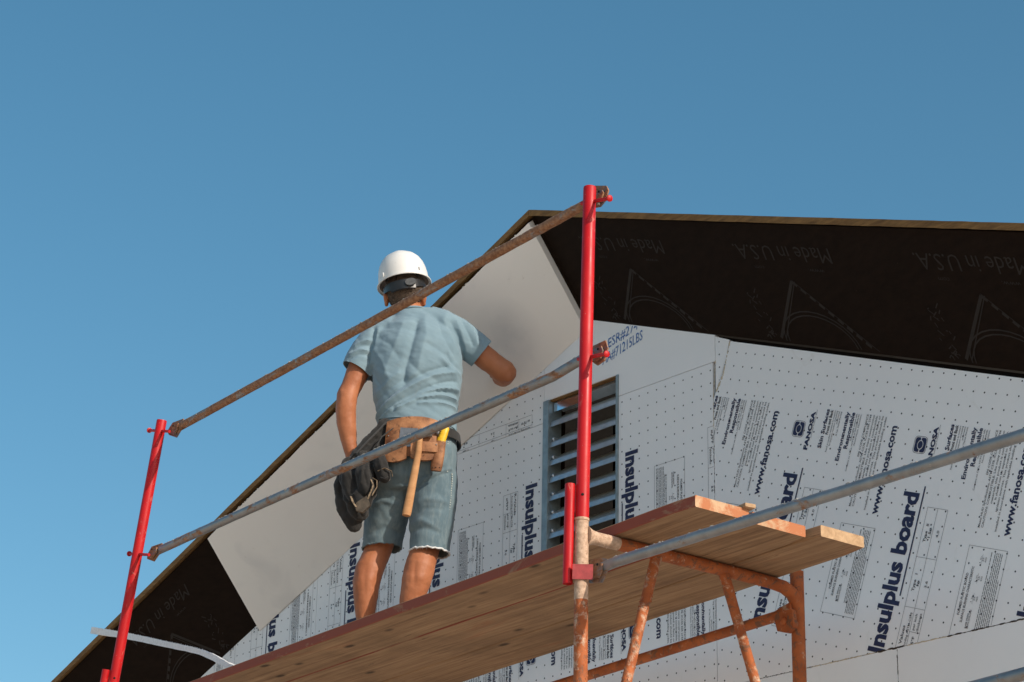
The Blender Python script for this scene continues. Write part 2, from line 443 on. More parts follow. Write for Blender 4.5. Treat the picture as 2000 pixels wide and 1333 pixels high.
PERIOD = .597
def tile():
    """one repeat of the board print as 2-D meshes: list of (verts(e1,e2), faces, navy?)"""
    out = []
    def T(s, base, e_start, e_end, cap, bold=0.0, navy=False):
        v, f = text_mesh(s, bold); w_ = v[:, 0].max()
        e1 = base-v[:, 1]*(cap/.70); e2 = e_start+v[:, 0]*((e_end-e_start)/w_)
        out.append((np.stack([e1, e2], 1), f, navy))
    def Rr(a0, a1, b0, b1, navy=False): out.append((np.array([(a0, b0), (a1, b0), (a1, b1), (a0, b1)]), [[0, 1, 2, 3]], navy))
    def line(a0, b0, a1, b1, w_=.0011):
        if a0 == a1: Rr(a0-w_/2, a0+w_/2, min(b0, b1), max(b0, b1))
        else: Rr(min(a0, a1), max(a0, a1), b0-w_/2, b0+w_/2)
    B = .03
    T('Insulplus board', .466, -1.005, -.433, .066, B+.01, True); Rr(.484, .490, -.796, -.406, True)
    T('www.fanosa.com', .2965, -.532, -.208, .031, B, True)
    T('FANOSA', .4855, -.338, -.192, .0185, B+.02, True); T('Insulation Products Since', .4935, -.29, -.184, .005)
    T('Skin Surfaces', .5525, -.3245, -.177, .0175, B, True); T('Front and Back', .5715, -.271, -.178, .013, B)
    for s, b, e in (('Result in excellent resistance to moisture', .584, -.335), ('for long term retention of insulating', .5945, -.312), ('performance.', .605, -.228), ('20 Year Thermal Warranty.', .6155, -.272)): T(s, b, e, -.179, .0068, .004)
    T('Environmentally', .056, -.362, -.178, .0175, B, True); T('Responsible', .0835, -.314, -.178, .0185, B, True)
    for s, b, e in (('Thoroughly tested safe.', .0955, -.285), ('Contains no CFCs, HCFCs, or formaldehyde.', .106, -.395), ('Nonirritant, Nontoxic.', .1165, -.297)): T(s, b, e, -.18, .0068, .004)
    for s, b, e in (('EPS CODE COMPLIANCE', .150, -.335), ('Meets HUD Specifications, ASTM C578, ICCES ESR 2744', .165, -.517), ('CAUTION: COMBUSTIBLE. Like many construction', .180, -.516), ('materials, this product is combustible.', .1945, -.43),
                    ('It should not be exposed to flame or', .2085, -.415), ('ignition sources. This product should be', .223, -.455), ('installed in accordance with applicable building codes.', .2385, -.522)): T(s, b, e, -.178, .0088, .006)
    # emblem: rounded square ring, filled square split by a bar, with an oval
    def rr(a0, a1, b0, b1, r, n=6):
        p = []
        for cx, cy, s in ((a1-r, b0+r, -90), (a1-r, b1-r, 0), (a0+r, b1-r, 90), (a0+r, b0+r, 180)):
            p += [(cx+r*math.cos(rad(s+90*i/n)), cy+r*math.sin(rad(s+90*i/n))) for i in range(n+1)]
        return p
    A, Bq, C, D = .391, .450, -.2945, -.2325
    def band(p, q, navy): n = len(p); out.append((np.array(p+q), [[i, (i+1) % n, n+(i+1) % n, n+i] for i in range(n)], navy))
    band(rr(A, Bq, C, D, .014), rr(A+.0015, Bq-.0015, C+.0015, D-.0015, .0128), True)
    cx, cy = (A+Bq)/2, (C+D)/2; n = 96; ins = []; ell = []
    for i in range(n):
        t = (i+.5)*2*math.pi/n; c_, s_ = math.cos(t), math.sin(t)
        r1 = (abs(c_/.0250)**6+abs(s_/.0265)**6)**(-1/6); r2 = 1/math.hypot(c_/.0140, s_/.0172)
        ins.append((cx+r1*c_, cy+r1*s_)); ell.append((cx+r2*c_, cy+r2*s_))
    fs = [[i, (i+1) % n, n+(i+1) % n, n+i] for i in range(n) if abs((ins[i][0]+ins[(i+1) % n][0])/2-cx) > .0019]
    out.append((np.array(ins+ell), fs, True))
    out.append((np.array([(cx+.0112*math.cos(a*math.pi/10), cy+.0142*math.sin(a*math.pi/10)) for a in range(20)]), [list(range(20))], True))
    # R-value table
    a0, am, a1 = .519, .565, .610
    for a in (a0, a1): line(a, -.994, a, -.476)
    line(am, -.994, am, -.476)
    for b in (-.994, -.828, -.652, -.476): line(a0, b, a1, b)
    line(am, -.91, a1, -.91)
    T('R- Values', .541, -.987, -.893, .0125, .012); T('According ASTM-C578', .5595, -.984, -.845, .0095, .006)
    T('at 75\u00b0F', .592, -.98, -.925, .011, .02); T('per inch', .583, -.903, -.846, .0105, .008); T('thickness', .6015, -.905, -.842, .0105, .008)
    T('Type   I', .542, -.772, -.710, .011, .02); T('1#', .5585, -.752, -.732, .0105, .02); T('3.6', .594, -.753, -.729, .0105, .008)
    T('Type   II', .542, -.598, -.534, .011, .02); T('1.5#', .5585, -.581, -.545, .0105, .02); T('4.0', .594, -.576, -.551, .0105, .008)
    # burning characteristic box
    q0, q1, h0, h1 = .737, .902, -.907, -.581
    for a in (q0, q1): line(a, h0, a, h1)
    for b in (h0, h1): line(q0, b, q1, b)
    T('FOAMED PLASTIC BOARD', .760, -.82, -.675, .0098, .012); T('SURFACE BURNING CHARACTERISTIC', .778, -.843, -.65, .0098, .012)
    T('FLAME SPREAD', .800, -.86, -.808, .006, .01); T('SMOKE DEVELOPED', .8085, -.86, -.795, .006, .01)
    for j, b in enumerate((-.77, -.70, -.635)):
        T('1 in.', .800, b, b+.026, .006); T(('25', '25', '25')[j], .811, b+.006, b+.020, .006); T('450', .822, b+.004, b+.022, .006); line(.803, b-.006, .803, b+.032, .0007)
    rnd = random.Random(3)
    for j in range(8):                                       # micro print: rows of tiny word strokes
        b = -.895 if j > 1 else -.86; a = .838+j*.0075; e = -.592-(.0 if j not in (1, 7) else .09)
        while b < e:
            L = rnd.uniform(.006, .02); Rr(a-.0012, a+.0011, b, min(b+L, e)); b += L+.0022
    return out
TILE = tile()

def stamp(pieces, to_wall, ks, y=-.0013):
    """print of repeats ks, clipped to convex polygons; returns (navy mesh, black mesh)"""
    res = []
    for navy in (True, False):
        big = bmesh.new()
        for poly in pieces:
            area = sum(poly[i][0]*poly[(i+1) % len(poly)][1]-poly[(i+1) % len(poly)][0]*poly[i][1] for i in range(len(poly)))
            if area < 0: poly = poly[::-1]
            lo = np.min(poly, 0); hi = np.max(poly, 0)
            for k in ks:
                for v, f, nv in TILE:
                    if nv != navy: continue
                    p = to_wall(v[:, 0]+k*PERIOD, v[:, 1])
                    if (p.min(0) > hi).any() or (p.max(0) < lo).any(): continue
                    b = bmesh.new(); vs = [b.verts.new((q[0], y, q[1])) for q in p]
                    for g in f:
                        try: b.faces.new([vs[i] for i in g])
                        except ValueError: pass
                    for i in range(len(poly)):
                        x0, z0 = poly[i]; x1, z1 = poly[(i+1) % len(poly)]
                        nn = Vector((z1-z0, 0, -(x1-x0))).normalized()
                        if all((q.co-Vector((x0, 0, z0))).dot(nn) <= 1e-6 for q in b.verts): continue
                        bmesh.ops.bisect_plane(b, geom=b.verts[:]+b.edges[:]+b.faces[:], plane_co=(x0, 0, z0), plane_no=nn, clear_outer=True)
                    t = bpy.data.meshes.new('x'); b.to_mesh(t); b.free(); big.from_mesh(t); bpy.data.meshes.remove(t)
        for q in big.faces:
            if q.normal.y > 0: q.normal_flip()
        me = bpy.data.meshes.new('print'); big.to_mesh(me); big.free(); res.append(me)
    return res

def to_ab(e1, e2): return np.stack([-.158-e1, -.128-e2], 1)
def to_r(e1, e2): return np.stack([R0[0]+c20*e1+s20*e2, R0[1]-s20*e1+c20*e2], 1)
def to_c(e1, e2): return np.stack([-2.783-e2, e1-.020+.597], 1)

rj = random.Random(11)
def board(pieces, matl, prints=None, ks=(), ragged=.0015):
    """a foam board: convex pieces sharing one surface, with slightly uneven cut edges"""
    bm = bmesh.new()
    for poly in pieces:
        poly = [(x+rj.uniform(-1, 1)*ragged*.4, z+rj.uniform(-1, 1)*ragged*.4) for x, z in poly] if len(pieces) == 1 else poly
        prism(bm, [(x, 0, z) for x, z in poly], (0, .024, 0))
    o = link('foam_board', mesh(bm), matl, house, HL)
    if prints:
        a, b = stamp(pieces, prints, ks)
        if len(a.polygons): tag(link('bold_lettering', a, M['ink'], o), kind='stuff')
        if len(b.polygons): tag(link('small_print', b, M['ink_black'], o), kind='stuff')
    return o

WX0, WX1, WZ0, WZ1 = -1.715, -1.264, .22, 1.226              # vent opening
EDGE = -.738
g_ = .0022
ab = [clip_poly(rect(-3.25, WX0, -.163, 1.1285), ROOF), rect(WX1, EDGE, WZ0, 1.1285), rect(WX0, WX1, -.163, WZ0), rect(WX1, EDGE, -.163, WZ0)]
board(ab, M['foam_ab'], to_ab, range(-1, 6))
board([clip_poly(rect(-6.6, -3.25-g_, -.163, 1.1285), ROOF)], M['foam_ab'], to_ab, range(4, 8))
board([clip_poly(rect(-3.2, WX0-g_, 1.1310, 1.6), ROOF)], M['foam_ab'], to_c, range(-1, 2))
dpl = board([clip_poly(rect(WX0, WX1, WZ1, 1.7), ROOF), clip_poly(rect(WX1, -.7245, 1.1310, 1.7), ROOF)], M['foam'])
board([[(-.7215, 1.001), (-.6850, 1.058), (-.6475, 1.196), (-.648, wall_z(-.648)-.016), (-.7215, wall_z(-.7215)-.009)]], M['foam_ab'])
rpoly = [(-.7345, -.163), (2.0, -.163), (2.0, wall_z(2.0)-.028), (-.640, wall_z(-.640)-.022), (-.7345, .975)]
board([rpoly], M['foam_r'], to_r, range(-2, 8))
board([clip_poly(rect(-6.6, EDGE-.1, -1.38, -.166), ROOF)], M['foam']); board([rect(EDGE-.1+g_, .1125, -1.38, -.1665)], M['foam']); board([clip_poly(rect(.1155, 3.4, -1.38, -.1660), ROOF)], M['foam'])
for x0, x1 in ((-6.6, -4.2), (-4.197, -1.76), (-1.757, .68), (.683, 3.4)):
    board([rect(x0, x1, -2.6, -1.383)], M['foam']); board([rect(x0, x1, G+.02, -2.603)], M['foam'])
# blue stencilled code, two lines of worn lettering
bm = bmesh.new()
for s, x0, z0, ln, cap in (('. ESR#274', -1.352, 1.352, .20, .042), ('AA#71215LBS', -1.360, 1.292, .235, .043)):
    v, f = text_mesh(s, .012); wv = v[:, 0].max(); k = .20
    vs = [bm.verts.new((x0+q[0]*ln/wv, -.0013, z0+q[1]*cap/.7+k*q[0]*ln/wv)) for q in v]
    for g in f: bm.faces.new([vs[i] for i in g])
bmesh.ops.bisect_plane(bm, geom=bm.verts[:]+bm.edges[:]+bm.faces[:], plane_co=(XA, 0, 1.518), plane_no=(.361, 0, .9325), clear_outer=True)
for q in bm.faces:
    if q.normal.y > 0: q.normal_flip()
me = bpy.data.meshes.new('s'); bm.to_mesh(me); bm.free(); tag(link('stencil_lettering', me, M['stencil'], dpl), kind='stuff')

# ragged glue beads standing in the joints
def bead(pts, r, m, n):
    bm = bmesh.new()
    for _ in range(n):
        i = rj.randrange(len(pts)-1); a = Vector(pts[i]); b = Vector(pts[i+1]); p = a.lerp(b, rj.random()); q = r*rj.uniform(.4, 1.2); d = (b-a).normalized()
        ball(bm, p+Vector((0, rj.uniform(-.001, .002), rj.uniform(-1, 1)*r*.5)), (q*(1+3*abs(d.x)), q*.5, q*(1+3*abs(d.z))), 6)
    tag(link('joint_glue', mesh(bm), m, house, HL), kind='stuff')
M['glue'] = simple('amber_glue', (.60, .50, .36), .6, .3, 30); M['joint'] = simple('joint_dirt', (.05, .035, .025), .9, .4, 40)
bead([(-.30, 0, -.1645), (.12, 0, -.1645)], .0020, M['glue'], 80); bead([(.16, 0, -.1645), (.33, 0, -.1645)], .0022, M['glue'], 50); bead([(-.55, 0, -.1645), (-.25, 0, -.1645)], .0016, M['joint'], 30)
bead([(.02, 0, -.1645), (.14, 0, -.1645)], .0032, M['joint'], 40); bead([(.34, 0, -.1645), (.85, 0, -.1645)], .0026, M['joint'], 120); bead([(.114, 0, -.17), (.114, 0, -.45)], .0018, M['joint'], 30)
bead([(-.722, 0, 1.0), (-.684, 0, 1.06), (-.644, 0, 1.19)], .0018, M['glue'], 70); bead([(-.737, 0, .86), (-.735, 0, 1.0), (-.7225, 0, 1.13)], .0016, M['glue'], 70); bead([(-.737, 0, .3), (-.737, 0, .86)], .0012, M['joint'], 30)

# wall core behind the boards (dark in the joints), with the vent opening left free
bm = bmesh.new()
for poly in (clip_poly(rect(-6.6, WX0-.005, G, 2), ROOF), clip_poly(rect(WX1+.005, 3.4, G, 2), ROOF), clip_poly(rect(WX0-.005, WX1+.005, WZ1+.005, 2), ROOF), rect(WX0-.005, WX1+.005, G, WZ0-.005)):
    prism(bm, [(x, .026, z) for x, z in poly], (0, .10, 0))
link('wall_core', mesh(bm), M['osb_dark'], house, HL)

# --- louvred vent
vent = link('louvre_vent', (lambda b: (prism(b, [(WX0-.02, .42, WZ0-.05), (WX1+.02, .42, WZ0-.05), (WX1+.02, .42, WZ1+.03), (WX0-.02, .42, WZ1+.03)], (0, .02, 0)), mesh(b))[1])(bmesh.new()), M['attic'], house, HL)
def vpart(name, fn, m, smooth=None):
    b = bmesh.new(); fn(b); return link(name, mesh(b), m, vent, smooth=smooth)
vpart('frame', lambda b: (box(b, (WX0+.018, .03, (WZ0+WZ1)/2), (.035, .075, WZ1-WZ0-.004)), bevel(b)), M['frame_metal'])
vpart('frame', lambda b: (box(b, (WX1-.006, .035, (WZ0+WZ1)/2), (.011, .085, WZ1-WZ0-.006)), bevel(b)), M['frame_metal'])
vpart('head_flashing', lambda b: (box(b, ((WX0+WX1)/2+.02, .05, WZ1-.018), (WX1-WX0-.055, .05, .030), Matrix.Rotation(rad(-24), 3, 'X')), bevel(b, .001)), M['galv'])
t_ = NT('bright_flashing'); M['mirror'] = t_.out((.78, .82, .86), .12, 1.0)
vpart('flashing_scrap', lambda b: prism(b, [(WX0+.042, .018, WZ1-.052), (WX0+.20, .020, WZ1-.050), (WX0+.21, .020, WZ1-.020), (WX0+.19, .020, WZ1-.010), (WX0+.042, .018, WZ1-.012)], (0, .0015, 0)), M['mirror'])
vpart('frame', lambda b: (box(b, ((WX0+WX1)/2, .045, WZ0+.012), (WX1-WX0-.05, .09, .022)), bevel(b)), M['frame_metal'])
vpart('head_trim', lambda b: box(b, ((WX0+WX1)/2, .014, WZ1-.004), (WX1-WX0-.004, .02, .005)), M['osb_edge'])
bm = bmesh.new()
x0, x1 = WX0+.037, WX1-.013
prof = [(.004, .000), (.009, .021), (.016, .028), (.100, .088), (.100, .091), (.014, .0308), (.0062, .0225), (.001, .0005)]
prism(bm, [(x0, y, z) for y, z in prof], (x1-x0, 0, 0)); slat_me = mesh(bm); slat_me.materials.append(M['galv'])
M['blade'] = simple('weathered_blade', (.46, .45, .41), .6, .4, 25, metal=.3); slat_me.materials.append(M['blade'])
for p in slat_me.polygons:
    if p.center.y > .03: p.material_index = 1
bm = bmesh.new(); box(bm, (x0+.006, .030, .034), (.010, .03, .014)); ball(bm, (x0+.012, .012, .030), (.006, .008, .008), 10); clip_me = mesh(bm); clip_me.materials.append(M['galv'])
for i in range(12):
    z = 1.099-.0797*i
    if z < WZ0+.02: break
    s = bpy.data.objects.new('slat', slat_me); COL.objects.link(s); s.parent = vent; s.location = (0, 0, z); s.rotation_euler = (rad(rj.uniform(-1.5, 1.5)), rad(rj.uniform(-.25, .25)), 0)
    if z > 1.08: continue
    c = bpy.data.objects.new('slat_clip', clip_me); COL.objects.link(c); c.parent = vent; c.location = (0, 0, z)
vpart('back_rod', lambda b: box(b, (x0+.075, .10, .7), (.022, .012, .95)), M['frame_metal'])

# --- flared roof overhang: sheathing sheets between wall head and roof edge
def ov(x, t, off=0.0):
    """point on the overhang underside: t = 0 at the roof edge, 1 at the wall head; off drops below it"""
    p = Vector((x, -OV*(1-t), fas_z(x)*(1-t)+wall_z(x)*t)); n = Vector((0, -.76, -.65)); return p+n*off
def sheet(name, xs, m, off0=0.0, thick=.02, t0=0.0, t1=1.0, parent=house, loc=HL):
    bm = bmesh.new()
    vs = [[[bm.verts.new(ov(x, t, o)) for o in (off0, off0-thick)] for t in (t0, (t0+t1)/2, t1)] for x in xs]
    for i in range(len(xs)-1):
        for j in range(2):
            for k in (0, 1): bm.faces.new((vs[i][j][k], vs[i+1][j][k], vs[i+1][j+1][k], vs[i][j+1][k]))
        for j in (0, 2): bm.faces.new((vs[i][j][0], vs[i+1][j][0], vs[i+1][j][1], vs[i][j][1]))
    for i in (0, len(xs)-1):
        for j in range(2): bm.faces.new((vs[i][j][0], vs[i][j+1][0], vs[i][j+1][1], vs[i][j][1]))
    return link(name, mesh(bm), m, parent, loc)
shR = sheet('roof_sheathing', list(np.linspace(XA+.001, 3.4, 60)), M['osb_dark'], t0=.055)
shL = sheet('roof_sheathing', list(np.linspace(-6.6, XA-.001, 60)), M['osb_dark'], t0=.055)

def soffit_print(sign, s0, parent, flip):
    """faint maker's print on the sheathing: words, small line, gable-and-arch emblem; s counts along the roof edge from the ridge"""
    bm = bmesh.new()
    def P(s, t): return ov(XA+sign*s*.941, t/.51, .0016)
    def add(v, f):
        vs = [bm.verts.new(P(a, b)) for a, b in v]
        for g in f:
            try: bm.faces.new([vs[i] for i in g])
            except ValueError: pass
    def T(str_, a, b, base, cap, shear=0):
        v, f = text_mesh(str_, -.006, shear); w_ = v[:, 0].max(); add([(s0+a+(b-a)*q[0]/w_, base+q[1]*cap/.7) for q in v], f)
    d = flip
    T('Made in U.S.A.', d*.25, -d*.25, .113, .060, .12); T('www.', d*.18, d*.10, .196, .016, .1); T('com', -d*.13, -d*.18, .196, .016, .1)
    def stroke(pts, w_):
        for (x0, y0), (x1, y1) in zip(pts[:-1], pts[1:]):
            n = Vector((-(y1-y0), x1-x0)).normalized()*w_/2; add([(s0+x0+n.x, y0+n.y), (s0+x1+n.x, y1+n.y), (s0+x1-n.x, y1-n.y), (s0+x0-n.x, y0-n.y)], [[0, 1, 2, 3]])
    stroke([(-.02, .252), (-.225, .49)], .012); stroke([(-.005, .252), (-.20, .49)], .004)
    for i in range(9):
        a = i/9; stroke([(-.02+.27*a, .252+.245*a), (-.02+.27*(a+.07), .252+.245*(a+.07))], .013)
    stroke([(-.02, .246), (.27, .50)], .003)
    for r in (.0, .016):
        stroke([(-.01+(.175+r)*math.cos(math.pi*(1-i/14)), .50-(.115+r)*math.sin(math.pi*i/14)) for i in range(15)], .005)
    rr = random.Random(5)
    for i in range(26):
        a, b = -.27+rr.uniform(-.03, .03), rr.uniform(.30, .49); stroke([(a, b), (a+rr.uniform(-.02, .02), b+rr.uniform(-.02, .02))], .004)
    tag(link('maker_print', mesh(bm), M['osb_print'], parent), kind='stuff')
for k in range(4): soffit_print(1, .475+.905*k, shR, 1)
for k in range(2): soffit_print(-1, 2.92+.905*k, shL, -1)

# raw board edge along the roof line, left and right, a little uneven
def edge_strip(xs):
    bm = bmesh.new(); prev = None
    for x in xs:
        z = fas_z(x); j = noise.noise(Vector((x*9, 3, 0)))*.0016; k = noise.noise(Vector((x*14, 9, 0)))*.0022
        ring = [bm.verts.new(p) for p in ((x, -OV-.010+j, z-.028+k), (x, -OV-.012+j, z-.001+k*.5), (x, -OV+.03, z+.006), (x, -OV+.03, z-.010))]
        if prev:
            for q in range(4): bm.faces.new((prev[q], ring[q], ring[(q+1) % 4], prev[(q+1) % 4]))
        else: bm.faces.new(ring)
        prev = ring
    bm.faces.new(prev); return link('roof_edge_board', mesh(bm), M['osb_edge'], house, HL)
edge_strip(list(np.linspace(XA, 3.4, 120))); edge_strip(list(np.linspace(XA-.002, -6.6, 130)))
# roof deck behind the edge
for xs in ((XA, 3.4), (XA, -6.6)):
    bm = bmesh.new()
    a = [(xs[0], -OV+.028, fas_z(xs[0])+.004), (xs[1], -OV+.028, fas_z(xs[1])+.004), (xs[1], 5.5, fas_z(xs[1])+.004), (xs[0], 5.5, fas_z(xs[0])+.004)]
    prism(bm, a, (0, 0, -.014)); link('roof_deck', mesh(bm), M['roofing'], house, HL)

# --- the plain panel being fitted under the left overhang
ppos = Matrix.Rotation(DY, 4, 'Z') @ Vector((-2.55, 0, 1.0))+Vector((0, 1.3, 0))
panel = empty('soffit_panel', ppos, DY)
tag(panel, 'large plain white foam panel held under the left roof overhang by the worker', 'panel')
PL = (2.55, 0, -1.0)
bm = bmesh.new()
xs = list(np.linspace(-3.685, XA-.012, 40)); th = .030
rows = []
for x in xs:
    a = [(.075, .003), (.985, .003), (1.068, .003+th), (.070, .003+th)]
    rows.append([bm.verts.new(ov(x+rj.uniform(-1, 1)*.0004, t+rj.uniform(-1, 1)*.003, o+.002*math.sin(x*5)*t)) for t, o in a])
for r0_, r1_ in zip(rows[:-1], rows[1:]):
    for q in range(4): bm.faces.new((r0_[q], r1_[q], r1_[(q+1) % 4], r0_[(q+1) % 4]))
bm.faces.new(rows[0]); bm.faces.new(rows[-1][::-1])
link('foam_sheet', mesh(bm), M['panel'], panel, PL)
bm = bmesh.new()                                             # crumbly bead along its upper edge
for i in range(170):
    x = rj.uniform(-3.66, XA-.03); ball(bm, ov(x, .070+rj.uniform(-.004, .004), rj.uniform(.006, .03)), rj.uniform(.0015, .0045), 6)
tag(link('crumbled_edge', mesh(bm), M['foam_edge'], panel, PL), kind='stuff')

# ------------------------------------------------------------------ scaffold (world axes: x along the bay, y towards the wall)
BAY, WID, TR = -3.11, .95, .0225
scaf = empty('scaffold', (0, 0, G))
tag(scaf, 'tube frame scaffold with red guard posts and rusty orange end frame', 'scaffold')
def sp(name, bm, m, parent=None, smooth=40, label=None):
    o = link(name, mesh(bm), m, parent or scaf, (0, 0, 0) if parent else (0, 0, -G), smooth)
    if label: o['label'] = label
    return o
def collared(pts, r, seg=20):
    bm = bmesh.new(); sweep(bm, pts, r, seg); return bm
def scaffold_frame(x, near=True):
    # near leg: dusted upper length, then orange down to the base plate
    bm = bmesh.new(); sweep(bm, [(x, 0, .0525), (x, 0, .0515), (x, 0, -.215)], [.0185, TR, TR], 24); sweep(bm, [(x, 0, .054), (x, 0, .046)], TR+.0022, 24)
    up = sp('leg', bm, M['dusty'])
    sp('leg', collared([(x, 0, -.2151), (x, 0, -1.0), (x, 0, G+.02)], TR, 24), M['orange_dusty'])
    sp('base_plate', (lambda b: (box(b, (x, 0, G+.008), (.15, .15, .016)), b)[1])(bmesh.new()), M['plate'])
    sp('leg', collared([(x, WID, .062), (x, WID, .058), (x, WID, -1.0), (x, WID, G+.02)], TR+.001, 24), M['orange'])
    sp('base_plate', (lambda b: (box(b, (x, WID, G+.008), (.15, .15, .016)), b)[1])(bmesh.new()), M['plate'])
    # ledger: dusted stub, its sunlit length painted in paler, then orange, with a weld flare at each leg
    bm = bmesh.new(); sweep(bm, [(x, .012, -.002), (x, .035, -.001), (x, .055, 0), (x, .150, 0)], [.036, .026, TR-.001, TR-.001], 20); sp('ledger_stub', bm, M['dusty'])
    bm = bmesh.new(); sweep(bm, [(x, .1501, 0), (x, .5, .002), (x, .82, .001), (x, .885, -.004), (x, .925, -.020), (x, .945, -.05), (x, .95, -.10)], [TR-.001, TR-.001, TR-.001, TR, TR+.001, TR+.001, TR-.002], 20); sp('ledger', bm, M['orange'])
    # the two struts splay down from the ledger to the legs
    sp('strut', collared([(x, .315, -.012), (x, .306, -.039), (x, .255, -.21), (x, .188, -.445), (x, .01, -1.10)], [.019, .018, .017, .017, .017], 18), M['orange_dusty'])
    sp('strut', collared([(x, .612, -.012), (x, .620, -.030), (x, .685, -.20), (x, .745, -.355), (x, .94, -.90)], [.019, .018, .017, .017, .017], 18), M['orange_dusty'])
    sp('ledger', collared([(x, 0, -1.45), (x, WID, -1.45)], TR-.002, 18), M['orange'])
    sp('ledger', collared([(x, 0, -2.9), (x, WID, -2.9)], TR-.002, 18), M['orange'])
    return up
for fx in (0.0, BAY, 3.07): scaffold_frame(fx)
# cement spatter on the dusty tubes, lumps standing proud of the paint
rs = random.Random(21)
def lumps(pts_r, n, m, size=(.0012, .0036)):
    bm = bmesh.new()
    for _ in range(n):
        (a, b, r) = rs.choice(pts_r); a = Vector(a); b = Vector(b); t = rs.random(); p = a.lerp(b, t); u, v = frame(b-a); an = rs.uniform(0, 6.283)
        q = rs.uniform(*size); ball(bm, p+(u*math.cos(an)+v*math.sin(an))*(r-.0002), (q, q, q*rs.uniform(.7, 1.8)), 6)
    tag(sp('cement_spatter', bm, m), kind='stuff')
lumps([((0, 0, .04), (0, 0, -.2), TR), ((0, .05, 0), (0, .15, 0), TR-.001)], 110, M['dusty'], (.0008, .0022))
lumps([((0, .306, -.039), (0, .255, -.21), .018), ((0, .255, -.21), (0, .188, -.445), .017), ((0, .620, -.03), (0, .745, -.355), .017), ((0, .2, 0), (0, .9, 0), TR-.001), ((0, 0, -.22), (0, 0, -.6), TR)], 300, M['orange_dusty'], (.0009, .0026))

# guard posts: red tube, pins with heads, lock tube on the outside, clamp plate
def guard_post(base, top, pins, seg=24, clamp=True):
    base = Vector(base); top = Vector(top); d = (top-base).normalized()
    bm = bmesh.new(); sweep(bm, [top-d*.08, top-d*.002, top, top-d*.004, base], [TR-.0035, TR-.0035, TR-.002, TR-.0006, TR-.0006], seg)
    post = sp('guard_post', bm, M['red'])
    for pa, pb in pins:                                      # each pin runs through the tube and ends in a mushroom head
        pa = Vector(pa); pb = Vector(pb); e = (pa-pb).normalized()
        bm = bmesh.new(); sweep(bm, [pb, pa], .0062, 12); sweep(bm, [pa-e*.002, pa, pa+e*.004, pa+e*.007], [.006, .0115, .0115, .007], 12)
        sp('pin', bm, M['red'], post)
    h = base+d*.075
    if clamp:
        bm = bmesh.new(); c = h+Vector((-.0235, -.034, 0))*.0+Vector((RT0[0]*.0, RT0[1]*.0, 0))
        view = Vector((CAM[0]-h.x, CAM[1]-h.y, 0)).normalized(); ball(bm, h+view*(TR-.003)+d*0, .0055, 10); sp('pin_hole', bm, M['hole'], post)
        off = Vector((-RT0[0], -RT0[1], 0))*(TR+.0185)
        a = base+off+d*.115; b = base+off-d*.215
        bm = bmesh.new(); sweep(bm, [a-d*.04, a, a, b, b+d*.03], [.0135, .0135, .0165, .0165, .013], 20); sp('lock_tube', bm, M['red'], post)
        bm = bmesh.new(); w2 = off.normalized()
        prism(bm, [base+w2*(TR+.010)+d*.11-view*.002, base+w2*(TR-.004)+d*.11-view*.002, base+w2*(TR-.004)+d*.02-view*.002, base+w2*(TR+.010)+d*.02-view*.002], view*.006); sp('web_plate', bm, M['red'], post)
        z0, z1 = base-d*.158, base-d*.207
        bm = bmesh.new(); q = -w2
        prism(bm, [z0+view*(TR+.003)-q*(TR+.004), z0+view*(TR+.003)+q*(TR+.016), z1+view*(TR+.003)+q*(TR+.016), z1+view*(TR+.003)-q*(TR+.004)], view*.004); bevel(bm, .001); sp('clamp_plate', bm, M['red_matt'], post)
    return post
pR0, pR1 = Vector((.002, 0, .053)), Vector((.029, 0, 1.217))
def onp(a, b, z): t = (z-a.z)/(b.z-a.z); return a.lerp(b, t)
guard_post(pR0, pR1, [(at(1190, 388, .0), at(1136, 398, .01)), (at(1184, 692, .0), at(1129, 702, .01))])
pL0, pL1 = Vector((BAY+.002, 0, .02)), Vector((-2.857, 0, 1.181))
guard_post(pL0, pL1, [(at(292, 841, .0), at(331, 843, .0)), (at(253, 1082, .0), at(291, 1084, .0))])

# guard rails: tube with flattened, bent end plates and a latch
M['crust'] = simple('cement_crust', (.50, .46, .41), .9, .3, 80)
def rail(pts, r, m, plates, seg=18, flat=None, crust=0):
    bm = bmesh.new(); sweep(bm, pts, r, seg, flat=flat)
    for v in bm.verts: v.co += (noise.noise_vector(v.co*22)*.0011)
    o = sp('guard_rail', bm, m)
    if crust:
        bm = bmesh.new(); pp = [Vector(p) for p in pts]
        for _ in range(crust):
            i = rs.randrange(2, len(pp)-2); p = pp[i].lerp(pp[i+1], rs.random()); q = rs.uniform(.0012, .0042)
            an = rs.gauss(0, .45); ball(bm, p+Vector((0, -math.sin(an)*r, math.cos(an)*r*.98)), (q*rs.uniform(1, 2.6), q, q*.7), 6)
        tag(sp('cement_crust', bm, M['crust'], o), kind='stuff')
    for poly, Y in plates:
        P = [at(u, v, Y) for u, v in poly]
        bm = bmesh.new(); prism(bm, P, (0, .005, 0)); bevel(bm, .0012, 1); sp('end_plate', bm, M['plate'], o)
        c = sum(P, Vector())/len(P); k = [c+(p-c)*.62+Vector((0, -.010, -.004)) for p in P]
        bm = bmesh.new(); prism(bm, k, (0, .006, 0)); bevel(bm, .001, 1); sp('latch', bm, M['plate'], o)
        bm = bmesh.new(); ball(bm, c+Vector((.004, -.0115, .012)), (.0045, .002, .0045), 10); sp('rivet', bm, M['hole'], o)
    return o
def lerp3(a, b, ts, sag=0.0):
    return [Vector(a).lerp(Vector(b), t)+Vector((0, 0, -sag*4*t*(1-t))) for t in ts]
Yr = .046
ua, ub = at(352, 834, Yr), at(1150, 396, Yr)
